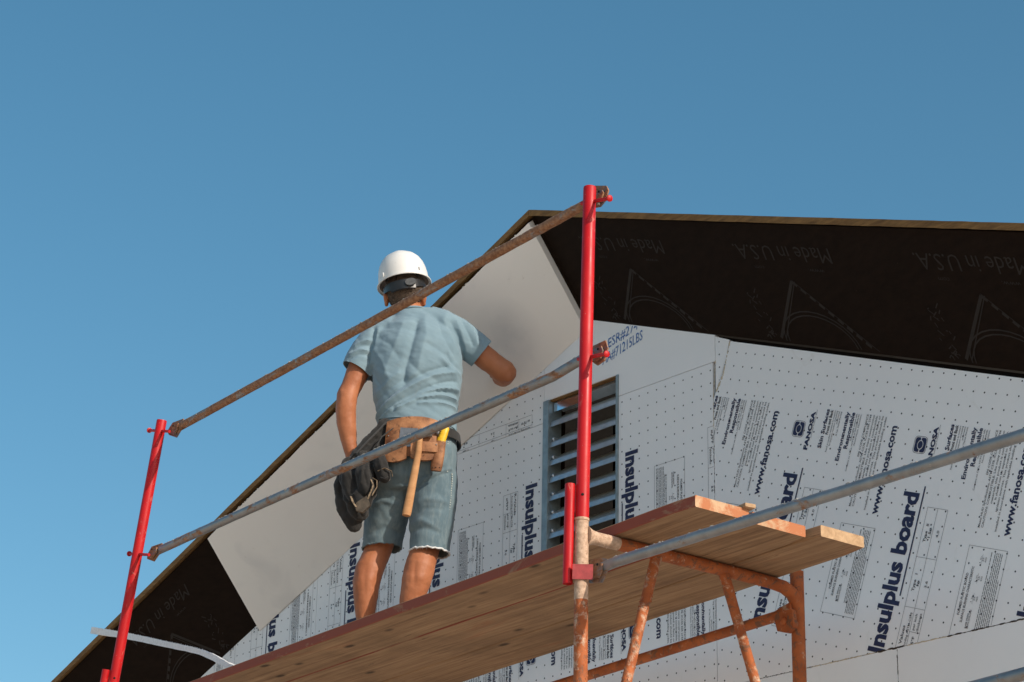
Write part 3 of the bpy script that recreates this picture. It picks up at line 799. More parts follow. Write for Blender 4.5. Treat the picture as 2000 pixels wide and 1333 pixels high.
rail([at(343, 840, Yr)]+lerp3(ua, ub, [.0, .02]+[i/100 for i in range(5, 101)], .0)+[at(1172, 390, Yr)], .0172, M['rail_rust'],
     [([(326, 843), (337, 826), (358, 818), (353, 840), (344, 855), (330, 850)], Yr-.012), ([(1156, 363), (1184, 363), (1188, 372), (1182, 392), (1172, 404), (1156, 407)], Yr+.004)], flat=[(.4, 1)]+[(1, 1)]*98+[(.3, 1.2)], crust=220)
la, lb = at(318, 1072, Yr), at(1080, 736, Yr)
rail([at(298, 1082, Yr), at(308, 1077, Yr)]+lerp3(la, lb, [i/100 for i in range(101)], -.004)+[at(1110, 718, Yr), at(1135, 703, Yr), at(1165, 692, Yr)], .0172, M['rail'],
     [([(288, 1083), (296, 1068), (316, 1061), (313, 1078), (300, 1097), (287, 1092)], Yr-.012), ([(1158, 676), (1182, 665), (1187, 680), (1180, 704), (1166, 714), (1155, 706)], Yr+.004)], flat=[(.35, 1.2), (.6, 1.1)]+[(1, 1)]*101+[(1, 1), (.8, 1), (.3, 1.2)], crust=420)
# next bay to the right: two rails running towards the camera side
rail([at(1160, 1112, .04), at(1178, 1108, .04), at(1200, 1099, .04)]+lerp3(at(1205, 1097, .04), (3.0, .04, -.155), [i/100 for i in range(101)], 0), .0172, M['rail_clean'],
     [([(1150, 1094), (1177, 1090), (1186, 1092), (1185, 1117), (1175, 1138), (1150, 1139)], .035)], flat=[(.3, 1.2), (.45, 1.1), (.85, 1)]+[(1, 1)]*101, crust=160)
rail(lerp3((.02, .04, -.80), (3.0, .04, -.735), [i/12 for i in range(13)], 0), .0172, M['rail'], [])
# rear brace between the rear legs, with its swivel end at the right leg
rail([Vector((.0, WID-.03, -.075)), Vector((-.05, WID-.03, -.083))]+lerp3((-.07, WID-.03, -.086), (BAY, WID-.03, -.145), [i/10 for i in range(11)], 0), .0185, M['orange'], [], flat=[(.35, 1.4), (.5, 1.3)]+[(1, 1)]*11)
bm = bmesh.new(); prism(bm, [at(u, v, WID-.055) for u, v in ((1511, 1205), (1520, 1196), (1546, 1190), (1550, 1225), (1536, 1236), (1518, 1233))], (0, .02, 0)); bevel(bm, .004, 2); ball(bm, at(1530, 1214, WID-.058), (.014, .01, .014), 12)
sp('swivel_bracket', bm, M['orange'])

# ------------------------------------------------------------------ planks
def plank(name, x0, x1, ya0, ya1, yb0, yb1, z, th, mats, label, seed, chamfer=.012, lift=0.0):
    """plank whose near edge runs ya0..ya1 and far edge yb0..yb1 between x0 and x1; mats: face, near edge, end"""
    o = empty(name, (x0, ya0, z)); tag(o, label, 'plank', 'scaffold planks')
    bm = bmesh.new(); n = 40; rings = []
    for i in range(n+1):
        t = i/n; x = x0+(x1-x0)*t; ya = ya0+(ya1-ya0)*t; yb = yb0+(yb1-yb0)*t
        w_ = noise.noise(Vector((x*2.1, seed, 0)))*.0025; e = noise.noise(Vector((x*7, seed+5, 0)))*.0016
        zz = z+w_+lift*t
        if i == n: ya += chamfer*.5; yb -= chamfer
        c = .003
        ring = [(x, ya+e, zz+c), (x, ya+c+e, zz), (x, yb-c, zz+w_), (x, yb, zz+c+w_), (x, yb, zz+th-c), (x, yb-c, zz+th), (x, ya+c+e, zz+th), (x, ya+e, zz+th-c)]
        rings.append([bm.verts.new(p) for p in ring])
    for i in range(n):
        for k in range(8):
            f = bm.faces.new((rings[i][k], rings[i+1][k], rings[i+1][(k+1) % 8], rings[i][(k+1) % 8])); f.material_index = 1 if k in (6, 7, 0) and k != 6 or k == 7 else 0
    f = bm.faces.new(rings[0][::-1]); f.material_index = 2; f = bm.faces.new(rings[-1]); f.material_index = 2
    link('timber', mesh(bm), mats, o, (-x0, -ya0, -z), 30)
    return o
E0 = M['wood_orange']
plank('scaffold_plank', -3.45, .400, .205, .121, .431, .366, .0235, .038, [M['wood'], M['wood_red'], E0], 'front scaffold plank, nearest the camera, with red painted edge', 1.0)
plank('scaffold_plank', -3.40, .392, .436, .370, .745, .621, .0235, .038, [M['wood'], M['wood_red'], E0], 'middle scaffold plank with orange painted end', 4.0)
plank('scaffold_plank', -3.50, .436, .750, .628, 1.02, .842, .0235, .038, [M['wood'], M['wood'], M['wood_pale']], 'rear scaffold plank next to the wall with raw pale end', 9.0)
# an offcut lying on the planks
oc = empty('timber_offcut', (.40, .36, .0625)); tag(oc, 'small pale wood offcut lying on top of the planks near their right end', 'offcut')
bm = bmesh.new(); box(bm, (-.08, .0, .007), (.20, .04, .013), Matrix.Rotation(rad(-9), 3, 'Z')); bevel(bm, .002); link('timber', mesh(bm), M['wood_pale'], oc, (0, 0, 0), 30)

# ------------------------------------------------------------------ the bent foam strip at the left end
st = empty('foam_strip', (-2.55, .30, .07)); tag(st, 'thin bent white foam strip with torn fuzzy edge jutting past the left post', 'foam strip')
kp = [Vector((-2.50, .29, .064)), Vector((-2.66, .29, .121)), at(395, 1275, .28), at(320, 1258, .27), at(250, 1243, .26), at(182, 1232, .25)]
cl = []
for i in range(len(kp)-1):
    for j in range(8):
        t = j/8; p0 = kp[max(i-1, 0)]; p1 = kp[i]; p2 = kp[i+1]; p3 = kp[min(i+2, len(kp)-1)]
        cl.append(.5*((2*p1)+(-p0+p2)*t+(2*p0-5*p1+4*p2-p3)*t*t+(-p0+3*p1-3*p2+p3)*t**3))
cl.append(kp[-1])
bm = bmesh.new(); prev = None
for i, p in enumerate(cl):
    t = (cl[min(i+1, len(cl)-1)]-cl[max(i-1, 0)]).normalized(); up = Vector((0, 0, 1)); up = (up-t*up.dot(t)).normalized(); sd = t.cross(up)
    k = i/len(cl); hh = .0095+.0050*k; ww = .012
    ring = [bm.verts.new(p+up*(s1*hh+rs.uniform(-1, 1)*.0012)+sd*(s2*ww)) for s1, s2 in ((-1, -1), (-1, 1), (1, 1), (1, -1))]
    if prev:
        for q in range(4): bm.faces.new((prev[q], ring[q], ring[(q+1) % 4], prev[(q+1) % 4]))
    else: bm.faces.new(ring)
    prev = ring
bm.faces.new(prev); link('strip_body', mesh(bm), M['foam_strip'], st, tuple(-Vector((-2.55, .30, .07))), 40)
bm = bmesh.new()
for _ in range(520):
    i = rs.randrange(len(cl)-1); p = cl[i].lerp(cl[i+1], rs.random()); hh = .0085+.0055*i/len(cl)
    b = p+Vector((0, rs.uniform(-.011, .011), hh-.001)); L = rs.uniform(.002, .0075); a = Vector((rs.uniform(-.6, .6), rs.uniform(-.6, .6), 1)).normalized()*L
    u, v = frame(a); w_ = rs.uniform(.0008, .0018)
    vs = [bm.verts.new(b+u*w_), bm.verts.new(b-u*w_*.6+v*w_), bm.verts.new(b-u*w_*.6-v*w_), bm.verts.new(b+a)]
    for f in ((0, 1, 3), (1, 2, 3), (2, 0, 3)): bm.faces.new([vs[q] for q in f])
tag(link('torn_fuzz', mesh(bm), M['foam_strip'], st, tuple(-Vector((-2.55, .30, .07)))), kind='stuff')

# ------------------------------------------------------------------ the worker (local frame: x to his right, y ahead of him, z up from the planks)
PA = Vector((-1.87, .55, .062)); PR = rad(48)
person = empty('person', PA, PR)
tag(person, 'worker in white hard hat, blue grey t-shirt and denim shorts reaching up to the panel', 'person')
PM = Matrix.Translation(PA) @ Matrix.Rotation(PR, 4, 'Z')

def hand(bm, wrist, palm_dir, normal, thumb_side, curl, scale=1.0):
    """palm with four unequal, bent fingers and a thumb leaving the side of the palm"""
    d = Vector(palm_dir).normalized(); n = Vector(normal); n = (n-d*n.dot(d)).normalized(); s = d.cross(n)*thumb_side
    wr = Vector(wrist); k = scale
    sweep(bm, [wr-d*.01, wr+d*.03*k, wr+d*.065*k, wr+d*.088*k], [.026*k, .034*k, .040*k, .036*k], 16, dome=True, flat=[(.75, .75), (.75, .75), (.8, .75), (1, .5), (1, .45), (1, .42), (.9, .42), (.8, .4)], ref=n)
    for off, L, r in ((.029, .070, .0088), (.0095, .078, .0092), (-.0105, .073, .0088), (-.029, .058, .0078)):
        p = wr+d*.085*k+s*off*k; a = d; pts = [p-d*.02*k]; ang = 0
        for q, f in enumerate((.45, .32, .23)):
            pts.append(p); ang += curl*(1.0 if q else .7); a = d*math.cos(ang)+n*math.sin(ang); p = p+a*L*f*k
        pts.append(p); sweep(bm, pts, [r*1.05*k, r*k, r*.95*k, r*.9*k, r*.75*k], 10, dome=True)
    t0 = wr+d*.022*k+s*.030*k; t1 = wr+d*.050*k+s*.056*k+n*.012*k; t2 = wr+d*.082*k+s*.062*k+n*.022*k
    sweep(bm, [t0, t1, t2], [.013*k, .0108*k, .0088*k], 10, dome=True)

def skin_body():
    bm = bmesh.new()
    # trunk and neck
    rings_loft(bm, [(.07, .0, .72, .12, .09), (.07, 0, .82, .14, .095), (.075, 0, .95, .13, .088), (.07, 0, 1.10, .145, .095), (.066, 0, 1.22, .155, .10), (.06, -.003, 1.32, .125, .08), (.055, -.005, 1.37, .08, .065), (.045, -.006, 1.40, .055, .052)], 28)
    sweep(bm, [(.046, -.008, 1.36), (.034, -.004, 1.42), (.018, .006, 1.48), (.014, .012, 1.53)], [.064, .058, .056, .058], 20)
    # head, jaw, nose, brow, mouth, ears
    ball(bm, (.010, .005, 1.560), (.077, .094, .098), 28); ball(bm, (.012, .045, 1.503), (.058, .060, .072), 22); ball(bm, (.012, .085, 1.470), (.028, .025, .022), 14)
    sweep(bm, [(.011, .098, 1.555), (.012, .112, 1.525), (.012, .118, 1.513)], [.008, .012, .014], 10, dome=True)
    sweep(bm, [(-.038, .088, 1.570), (.011, .100, 1.568), (.060, .088, 1.572)], [.009, .012, .009], 10, dome=True)
    sweep(bm, [(-.012, .102, 1.488), (.012, .108, 1.487), (.036, .102, 1.488)], [.005, .008, .005], 8, dome=True)
    for s, x in ((-1, -.068), (1, .088)):
        ball(bm, (x, -.004, 1.514), (.011, .020, .031), 14); ball(bm, (x+s*.006, -.010, 1.520), (.007, .019, .026), 12); ball(bm, (x, .0, 1.490), (.010, .011, .012), 10)
    # left arm hanging, hand inside the pouch
    sweep(bm, [(-.095, 0, 1.345), (-.135, -.004, 1.285), (-.172, -.010, 1.19), (-.200, -.020, 1.105), (-.211, -.024, 1.075), (-.214, -.020, 1.03), (-.212, -.008, .965), (-.202, .006, .90), (-.190, .014, .845), (-.186, .016, .82)],
          [.046, .050, .047, .042, .0435, .0425, .0405, .034, .0265, .0245], 20, dome=True)
    hand(bm, (-.186, .014, .815), (.06, -.10, -1), (.6, -.8, 0), -1, .45)
    # right arm: elbow out to the side, forearm going up and ahead to the panel
    sweep(bm, [(.175, 0, 1.385), (.235, .018, 1.355), (.305, .045, 1.300), (.375, .072, 1.248), (.425, .090, 1.216)], [.046, .050, .050, .048, .049], 20, dome=True)
    sweep(bm, [(.436, .080, 1.196), (.426, .100, 1.208), (.412, .150, 1.222), (.400, .215, 1.246), (.390, .280, 1.268), (.382, .325, 1.284)], [.030, .041, .045, .041, .032, .026], 20, dome=True)
    hand(bm, (.381, .325, 1.286), (-.14, .86, .46), (.05, .45, -.8), -1, .10)
    # legs
    sweep(bm, [(.0, 0.01, .80), (-.035, .05, .66), (-.058, .095, .53), (-.070, .108, .48), (-.084, .104, .43), (-.104, .088, .37), (-.114, .084, .315), (-.116, .092, .235), (-.113, .102, .155), (-.111, .106, .085)],
          [.088, .080, .064, .057, .0545, .0575, .0555, .0465, .0355, .034], 22, dome=True)
    sweep(bm, [(.135, -.01, .80), (.147, -.02, .66), (.143, -.016, .52), (.137, -.012, .46), (.129, -.018, .41), (.114, -.036, .34), (.103, -.040, .283), (.085, -.032, .208), (.071, -.022, .14), (.065, -.018, .085)],
          [.088, .080, .064, .0575, .056, .061, .0585, .0475, .036, .034], 22, dome=True)
    for x, yo in ((-.111, .10), (.065, -.024)):                # feet inside the boots
        sweep(bm, [(x, yo-.03, .045), (x, yo+.05, .045), (x+.004, yo+.15, .034)], [.036, .036, .028], 14, dome=True)
    me = remesh(bm, .0046, 5, .5)
    a, n = coords(me)
    # calf and forearm muscles, kneecap hollows, tendons: shallow relief
    h = .0020*fbm(a, 24, 3.1, 3)
    leg = (a[:, 2] < .42) & (a[:, 2] > .12)
    for cx, sgn in ((-.113, 1), (.101, 1)):
        q = np.abs(a[:, 0]-cx) < .08
        g = np.exp(-((a[:, 2]-.30)/.055)**2)*np.exp(-((a[:, 0]-cx)/.009)**2)*(n[:, 1] < 0); h -= .0028*g*(leg & q)
    setco(me, a+n*h[:, None]); set_smooth(me, 80)
    return link('body', me, M['skin'], person)
skin_body()
for x in (-.020, .044):
    bm = bmesh.new(); ball(bm, (x, .088, 1.552), .0105, 14); link('eye', mesh(bm), M['eye'], person, smooth=60)

# --- hair: close crop on nape and sides below the hat
bm = bmesh.new(); ball(bm, (.010, .000, 1.556), (.0805, .0955, .1005), 48); me = mesh(bm)
a, n = coords(me); a += n*(.0022*fbm(a, 70, 5, 2))[:, None]; setco(me, a)
bm = bmesh.new(); bm.from_mesh(me)
bmesh.ops.delete(bm, geom=[f for f in bm.faces if f.calc_center_median().y > .03 or f.calc_center_median().z < 1.475 or f.calc_center_median().z > 1.60], context='FACES')
me2 = bpy.data.meshes.new('h'); bm.to_mesh(me2); bm.free(); link('hair', me2, M['hair'], person, smooth=80)
rh = random.Random(2); bm = bmesh.new()
for _ in range(2600):
    an = rh.uniform(math.pi*.98, math.pi*2.02); z = rh.uniform(-.083, .03); k = math.sqrt(max(0, 1-(z/.1)**2))
    p = Vector((.010+.0795*k*math.cos(an), .0945*k*math.sin(an), 1.556+z)); nn = Vector((math.cos(an)/.08, math.sin(an)/.095, z/.01*.1)).normalized()
    dd = (nn*.35+Vector((rh.uniform(-.4, .4), rh.uniform(-.2, .2), -1))).normalized()*rh.uniform(.006, .011); u, v = frame(dd); w_ = .0006
    vs = [bm.verts.new(p+u*w_), bm.verts.new(p-u*w_), bm.verts.new(p+dd+nn*.002)]; bm.faces.new(vs)
me = bpy.data.meshes.new('hh'); bm.to_mesh(me); bm.free(); tag(link('hair_strands', me, M['hair'], person), kind='stuff')

# --- t-shirt
def zx(px, py): return ((px-604)/1570., 1.444-(py-475)*.000643)     # fold sketch coordinates -> local x, z
def shirt():
    bm = bmesh.new()
    rings_loft(bm, [(.080, 0, .86, .158, .124), (.080, 0, .90, .160, .126), (.078, 0, .95, .161, .126), (.075, 0, 1.0, .165, .124), (.071, 0, 1.06, .174, .124), (.069, -.002, 1.12, .187, .128), (.068, -.004, 1.20, .189, .131), (.066, -.006, 1.28, .186, .128), (.062, -.006, 1.335, .170, .115), (.060, -.006, 1.375, .135, .098), (.055, -.006, 1.405, .10, .082), (.045, -.004, 1.432, .076, .070), (.042, -.003, 1.45, .071, .066)], 44, 2.25)
    sweep(bm, [(-.03, -.008, 1.368), (-.095, -.004, 1.335), (-.140, -.006, 1.275), (-.172, -.010, 1.215), (-.192, -.014, 1.14)], [.070, .074, .070, .066, .064], 24, dome=True)
    sweep(bm, [(.10, -.006, 1.400), (.170, -.002, 1.385), (.225, .016, 1.360), (.285, .038, 1.318), (.345, .06, 1.272), (.40, .08, 1.235)], [.060, .071, .072, .069, .066, .062], 24, dome=True)
    sweep(bm, [(.07, -.01, 1.425), (.13, -.006, 1.418), (.175, -.002, 1.40)], [.055, .052, .058], 16, dome=True)
    me = remesh(bm, .0048, 9, .55)
    a, n = coords(me); q = a[:, [0, 2]]; h = np.zeros(len(a)); back = np.clip(-n[:, 1]*1.5+.35, 0, 1)
    F = [  # (polyline in sketch px, amplitude, width)
        ([(725, 600), (712, 700), (690, 810), (660, 930), (655, 1010)], -.013, .019), ([(700, 900), (760, 960), (860, 1000)], -.005, .014), ([(640, 600), (610, 720), (560, 860), (530, 960)], .007, .028), ([(770, 560), (790, 700), (760, 850), (740, 960)], .007, .025),
        ([(455, 1215), (560, 1140), (700, 1050), (840, 975), (960, 935)], .011, .012), ([(450, 1180), (560, 1105), (680, 1020), (800, 950), (930, 900)], -.009, .011),
        ([(470, 1250), (620, 1165), (780, 1095), (900, 1050), (985, 1030)], .010, .010), ([(470, 1232), (600, 1155), (760, 1075), (880, 1020), (970, 985)], -.009, .010),
        ([(620, 1190), (760, 1130), (880, 1100), (985, 1095)], .009, .009), ([(600, 1185), (740, 1110), (860, 1075), (980, 1062)], -.008, .008),
        ([(760, 1160), (880, 1150), (980, 1150)], .007, .008), ([(740, 1140), (860, 1125), (980, 1122)], -.006, .008),
        ([(430, 1080), (520, 1040), (620, 960)], .006, .012), ([(430, 1130), (540, 1075), (660, 990)], -.005, .012),
        ([(890, 560), (915, 640), (955, 720), (1000, 810)], .005, .013), ([(850, 560), (880, 650), (920, 740), (980, 830)], -.005, .014),
        ([(940, 580), (980, 660), (1010, 760)], -.006, .011), ([(970, 560), (1005, 640), (1030, 740)], .005, .011),
        ([(1010, 560), (1050, 640), (1075, 710)], -.006, .010), ([(1040, 560), (1085, 630), (1110, 700)], .006, .010), ([(1075, 590), (1130, 650), (1150, 720)], -.005, .010),
        ([(540, 585), (640, 620), (720, 600)], .0035, .016), ([(530, 625), (640, 660), (710, 660)], -.0035, .018), ([(480, 700), (560, 760), (620, 860)], -.005, .020), ([(460, 780), (520, 880), (560, 980)], .005, .018), ([(430, 880), (470, 980), (520, 1060)], -.005, .014),
        ([(440, 620), (430, 720), (412, 830)], -.011, .011), ([(470, 630), (455, 740), (430, 850)], .008, .014),
        ([(320, 725), (370, 705), (420, 700)], .006, .008), ([(305, 760), (360, 735), (410, 735)], -.006, .008), ([(290, 790), (350, 765), (405, 770)], .006, .008), ([(280, 830), (340, 800), (400, 800)], -.005, .008),
        ([(930, 820), (965, 870), (1000, 890)], -.008, .012), ([(900, 860), (950, 910), (1000, 930)], .006, .012), ([(800, 760), (870, 800), (960, 860)], -.004, .016)]
    for line, amp, wd in F:
        d = polydist(q, [zx(*p) for p in line]); h += amp*np.exp(-(d/(wd*.85))**1.35)
    h *= back*1.08
    s = np.stack([a[:, 0]*5+a[:, 2]*9, a[:, 1]*9, a[:, 2]*5-a[:, 0]*2], 1)
    h += .0030*fbm(s, 1.5, 2.2, 2)+.0016*fbm(s, 5.0, 7.7, 2)
    front = np.clip(n[:, 1], 0, 1); h += .004*front*np.sin(a[:, 2]*70+a[:, 0]*25+4*fbm(a, 9, 1, 1))
    setco(me, a+n*h[:, None])
    def hem(x): return .945+.012*math.sin(x*9+1)
    sl = Vector((-.20, -.014, 1.172))-Vector((-.150, -.006, 1.262)); sr = Vector((.40, .08, 1.235))-Vector((.285, .038, 1.318))
    cut(me, [((0, -.01, .948), (-.10, 0, -1), lambda c: c.x > -.118 and c.z < 1.03), ((-.178, -.012, 1.190), sl.normalized(), lambda c: c.x < -.105 and c.z < 1.29),
             ((.330, .055, 1.286), sr.normalized(), lambda c: c.x > .268), ((.04, 0, 1.438), (-.12, .15, 1), lambda c: c.z > 1.41 and -.05 < c.x < .13)], .0028)
    return link('t_shirt', me, M['shirt'], person)
shirt()
bm = bmesh.new(); sweep(bm, [(.041+.072*math.cos(k*math.pi/16), -.003+.068*math.sin(k*math.pi/16), 1.437+.008*math.cos(k*math.pi/16)-.010*math.sin(k*math.pi/16)) for k in range(33)], .0052, 8, caps=False)
link('collar', mesh(bm), M['shirt'], person, smooth=60)

# --- cut-off denim shorts with frayed hems
def shorts():
    bm = bmesh.new()
    rings_loft(bm, [(.073, 0, .965, .155, .115), (.073, -.002, .92, .163, .120), (.073, -.006, .86, .172, .130), (.073, -.012, .80, .176, .136), (.072, -.012, .75, .174, .132), (.07, -.006, .70, .168, .118), (.07, 0, .66, .14, .09)][::-1], 40, 2.3)
    sweep(bm, [(.015, .0, .78), (-.016, .025, .70), (-.038, .065, .60), (-.052, .090, .53), (-.060, .102, .46), (-.066, .104, .37)], [.100, .098, .091, .084, .079, .076], 26, dome=True)
    sweep(bm, [(.132, -.008, .78), (.153, -.014, .70), (.156, -.020, .60), (.153, -.020, .52), (.150, -.018, .44), (.146, -.018, .34)], [.104, .102, .095, .088, .082, .079], 26, dome=True)
    me = remesh(bm, .0055, 5, .5)
    a, n = coords(me); h = .003*fbm(np.stack([a[:, 0]*6, a[:, 1]*6, a[:, 2]*14+a[:, 0]*6], 1), 1.4, 4.4, 2)+.0018*fbm(a, 26, 8.8, 2)
    q = a[:, [0, 2]]; back = np.clip(-n[:, 1]*1.6+.3, 0, 1)
    for line, amp, wd in (([(.075, .655), (.14, .69), (.225, .735)], .0055, .007), ([(.075, .640), (.14, .672), (.225, .722)], -.006, .007), ([(.065, .56), (.13, .60), (.21, .595)], .005, .012), ([(.07, .53), (.14, .565), (.20, .56)], -.004, .010),
                          ([(.065, .50), (.12, .52), (.16, .50)], .005, .010), ([(.07, .475), (.13, .485), (.19, .47)], -.004, .010), ([(.225, .86), (.232, .72), (.226, .58), (.212, .42)], .0045, .005), ([(-.11, .60), (-.05, .62), (.03, .60)], .005, .010), ([(.06, .80), (.057, .68), (.05, .60)], -.012, .012), ([(-.10, .50), (-.04, .52), (.02, .51)], -.004, .010)):
        h += back*amp*np.exp(-(polydist(q, line)/wd)**2)
    setco(me, a+n*h[:, None])
    cut(me, [((-.06, .103, .464), (.04, .02, -1), lambda c: c.z < .52 and c.x < .045), ((.148, -.018, .407), (-.04, .02, -1), lambda c: c.z < .50 and c.x >= .045)], .003)
    o = link('denim_shorts', me, M['denim'], person)
    r = random.Random(9)
    for cx, cy, z, rx, nrm in ((-.060, .103, .464, .079, .04), (.1485, -.018, .407, .081, -.04)):
        bm = bmesh.new()
        pts = [(cx+rx*math.cos(k*math.pi/24), cy+rx*math.sin(k*math.pi/24), z+nrm*rx*math.cos(k*math.pi/24)+.002*math.sin(k*2.3)+.0015*math.sin(k*5.1)) for k in range(49)]
        sweep(bm, pts, [.0028+.0014*abs(math.sin(k*1.7)) for k in range(49)], 8, caps=False)
        for _ in range(150):
            k = r.uniform(0, 6.283); p = Vector((cx+rx*math.cos(k), cy+rx*math.sin(k), z+nrm*rx*math.cos(k)-.001)); d = Vector((r.uniform(-.5, .5), r.uniform(-.5, .5), -1)).normalized()*r.uniform(.003, .012)
            u, v = frame(d); bm.faces.new([bm.verts.new(p+u*.0007), bm.verts.new(p-u*.0007), bm.verts.new(p+d)])
        me = bpy.data.meshes.new('f'); bm.to_mesh(me); bm.free(); tag(link('frayed_hem', me, M['thread'] if cx > 0 else M['denim'], o), kind='stuff')
    bm = bmesh.new()                                         # rows of stitching down the outer seam
    for i in range(46):
        z = .87-i*.0097; k = -.30; rx = np.interp(z, [.42, .52, .60, .70, .78, .87], [.083, .089, .096, .104, .109, .104]); cxx = np.interp(z, [.42, .52, .60, .70, .78, .87], [.146, .150, .153, .152, .138, .138])
        if z > .72: rx = np.interp(z, [.72, .8, .87], [.176, .178, .172]); cxx = .073; ry = np.interp(z, [.72, .8, .87], [.13, .138, .13])
        else: ry = rx
        k = -.62; box(bm, (cxx+rx*math.cos(k)*1.012, ry*math.sin(k)*1.012-(.018 if z <= .72 else .010), z), (.006, .003, .0045), Matrix.Rotation(k+math.pi/2, 3, 'Z'))
    tag(link('seam_stitching', mesh(bm), M['stitch'], o), kind='stuff')
shorts()

# --- boots (mostly hidden behind the planks)
for x, yo in ((-.111, .10), (.065, -.024)):
    bm = bmesh.new()
    rings_loft(bm, [(x, -.002, .022, .046, .060), (x, 0, .05, .046, .058), (x, .002, .085, .042, .046), (x, .003, .10, .043, .046)], 22)
    sweep(bm, [(x, -.02, .055), (x, .05, .060), (x, .12, .052), (x, .175, .044)], [.046, .048, .045, .036], 18, dome=True)
    me = remesh(bm, .005, 4); a, n = coords(me); a[:, 2] = np.maximum(a[:, 2], .018); a[:, 1] += yo; setco(me, a); set_smooth(me, 60); b = link('boot', me, M['boot'], person)
    bm = bmesh.new(); pr = [(x+.049*math.cos(t)*(1 if math.sin(t) > 0 else .9), .062+yo+.148*math.sin(t), .0012) for t in [i*math.pi/14 for i in range(28)]]; prism(bm, pr, (0, 0, .020)); link('sole', mesh(bm), M['sole'], b)

# --- hard hat
HM = Matrix.Translation((0.001, .004, 1.586)) @ Matrix.Rotation(rad(-10), 4, 'Y') @ Matrix.Rotation(rad(3), 4, 'X') @ Matrix.Diagonal((1.03, 1.02, .92, 1))
def hat():
    bm = bmesh.new(); seg = 64; rings = []
    prof = [(1.02, -.004, 1), (1.015, .012, 1), (1.0, .035, 1), (.965, .060, 1), (.90, .084, 1), (.80, .105, 1), (.66, .122, 1), (.48, .134, 1), (.26, .1405, 1), (.05, .142, 1)]
    brim = [(1.095, -.0125, 0), (1.108, -.0100, 0), (1.100, -.0065, 0), (1.045, -.004, 0)]
    for i, (s, z, _) in enumerate(brim+prof):
        ring = []
        for k in range(seg):
            t = k*2*math.pi/seg; c, sn = math.cos(t), math.sin(t); e = 0
            if i < 4 and sn > 0: e = .034*sn**3*(1 if i < 3 else .4)
            zz = z-(.010*sn**2 if i < 4 and sn > 0 else 0)
            ridge = .0022*math.exp(-(c*s*.100/.016)**2)*(1 if z > .09 else 0)*(1 if i >= 4 else 0)
            ring.append(bm.verts.new((.1005*s*c, .126*s*sn+e, zz+ridge)))
        rings.append(ring)
    for i in range(len(rings)-1):
        for k in range(seg): bm.faces.new((rings[i][k], rings[i][(k+1) % seg], rings[i+1][(k+1) % seg], rings[i+1][k]))
    bm.faces.new(rings[-1]); bmesh.ops.recalc_face_normals(bm, faces=bm.faces)
    bmesh.ops.solidify(bm, geom=bm.faces[:], thickness=.0026); bm.transform(HM)
    me = bpy.data.meshes.new('hat'); bm.to_mesh(me); bm.free(); o = link('hard_hat', me, M['hat'], person, smooth=50)
    def add(name, b, m, sm=45): b.transform(HM); return link(name, mesh(b), m, o, smooth=sm)
    b = bmesh.new(); N_ = 60; pr = None; first = None       # head band of the suspension
    for k in range(N_):
        t = k*2*math.pi/N_; dz = -.014*max(0, -math.sin(t))**2; w_ = .0115+.009*max(0, -math.sin(t))
        ring = [b.verts.new(((.084+q)*math.cos(t), (.103+q)*math.sin(t)-.002, -.034+dz+z)) for q, z in ((0, -w_), (.0035, -w_), (.0035, w_), (0, w_))]
        if pr:
            for q in range(4): b.faces.new((pr[q], ring[q], ring[(q+1) % 4], pr[(q+1) % 4]))
        else: first = ring
        pr = ring
    for q in range(4): b.faces.new((pr[q], first[q], first[(q+1) % 4], pr[(q+1) % 4]))
    add('head_band', b, M['black'])
    b = bmesh.new(); cxs = [(t, .0875*math.cos(t), -.1085*abs(math.sin(t))) for t in (-2.15, -1.85, -1.57, -1.3, -1.0)]
    pr = None
    for t, x, y in cxs:
        nx, ny = math.cos(t), math.sin(t); ring = [b.verts.new((x+nx*q, y+ny*q, -.050+z)) for q, z in ((0, -.025), (.007, -.022), (.007, .021), (0, .024))]
        if pr:
            for q in range(4): b.faces.new((pr[q], ring[q], ring[(q+1) % 4], pr[(q+1) % 4]))
        else: b.faces.new(ring)
        pr = ring
    b.faces.new(pr); add('ratchet_housing', b, M['black'])
    b = bmesh.new(); rr_ = [(.034+.022*math.cos(k*math.pi/10), -.1085, -.048+.0165*math.sin(k*math.pi/10)) for k in range(20)]; prism(b, rr_, (0, -.012, 0)); bevel(b, .0015, 1); add('ratchet_knob', b, M['grey_rubber'])
    for x, ln in ((-.055, .07), (.055, .07), (-.02, .05)):
        b = bmesh.new(); sweep(b, [(x*1.2, -.088, -.02), (x*1.05, -.092, .012), (x*.85, -.072, .05)], [.007]*3, 8, flat=[(1, .25)]*3); add('strap', b, M['black'])
    b = bmesh.new(); box(b, (-.0705, -.094, .016), (.007, .006, .022), Matrix.Rotation(rad(38), 3, 'Z')); bevel(b, .001, 1); add('slot_tab', b, M['hat'])
    b = bmesh.new(); box(b, (.0745, -.0885, .020), (.0014, .004, .014), Matrix.Rotation(rad(-38), 3, 'Z')); add('slot_tab', b, M['grey_rubber'])
hat()

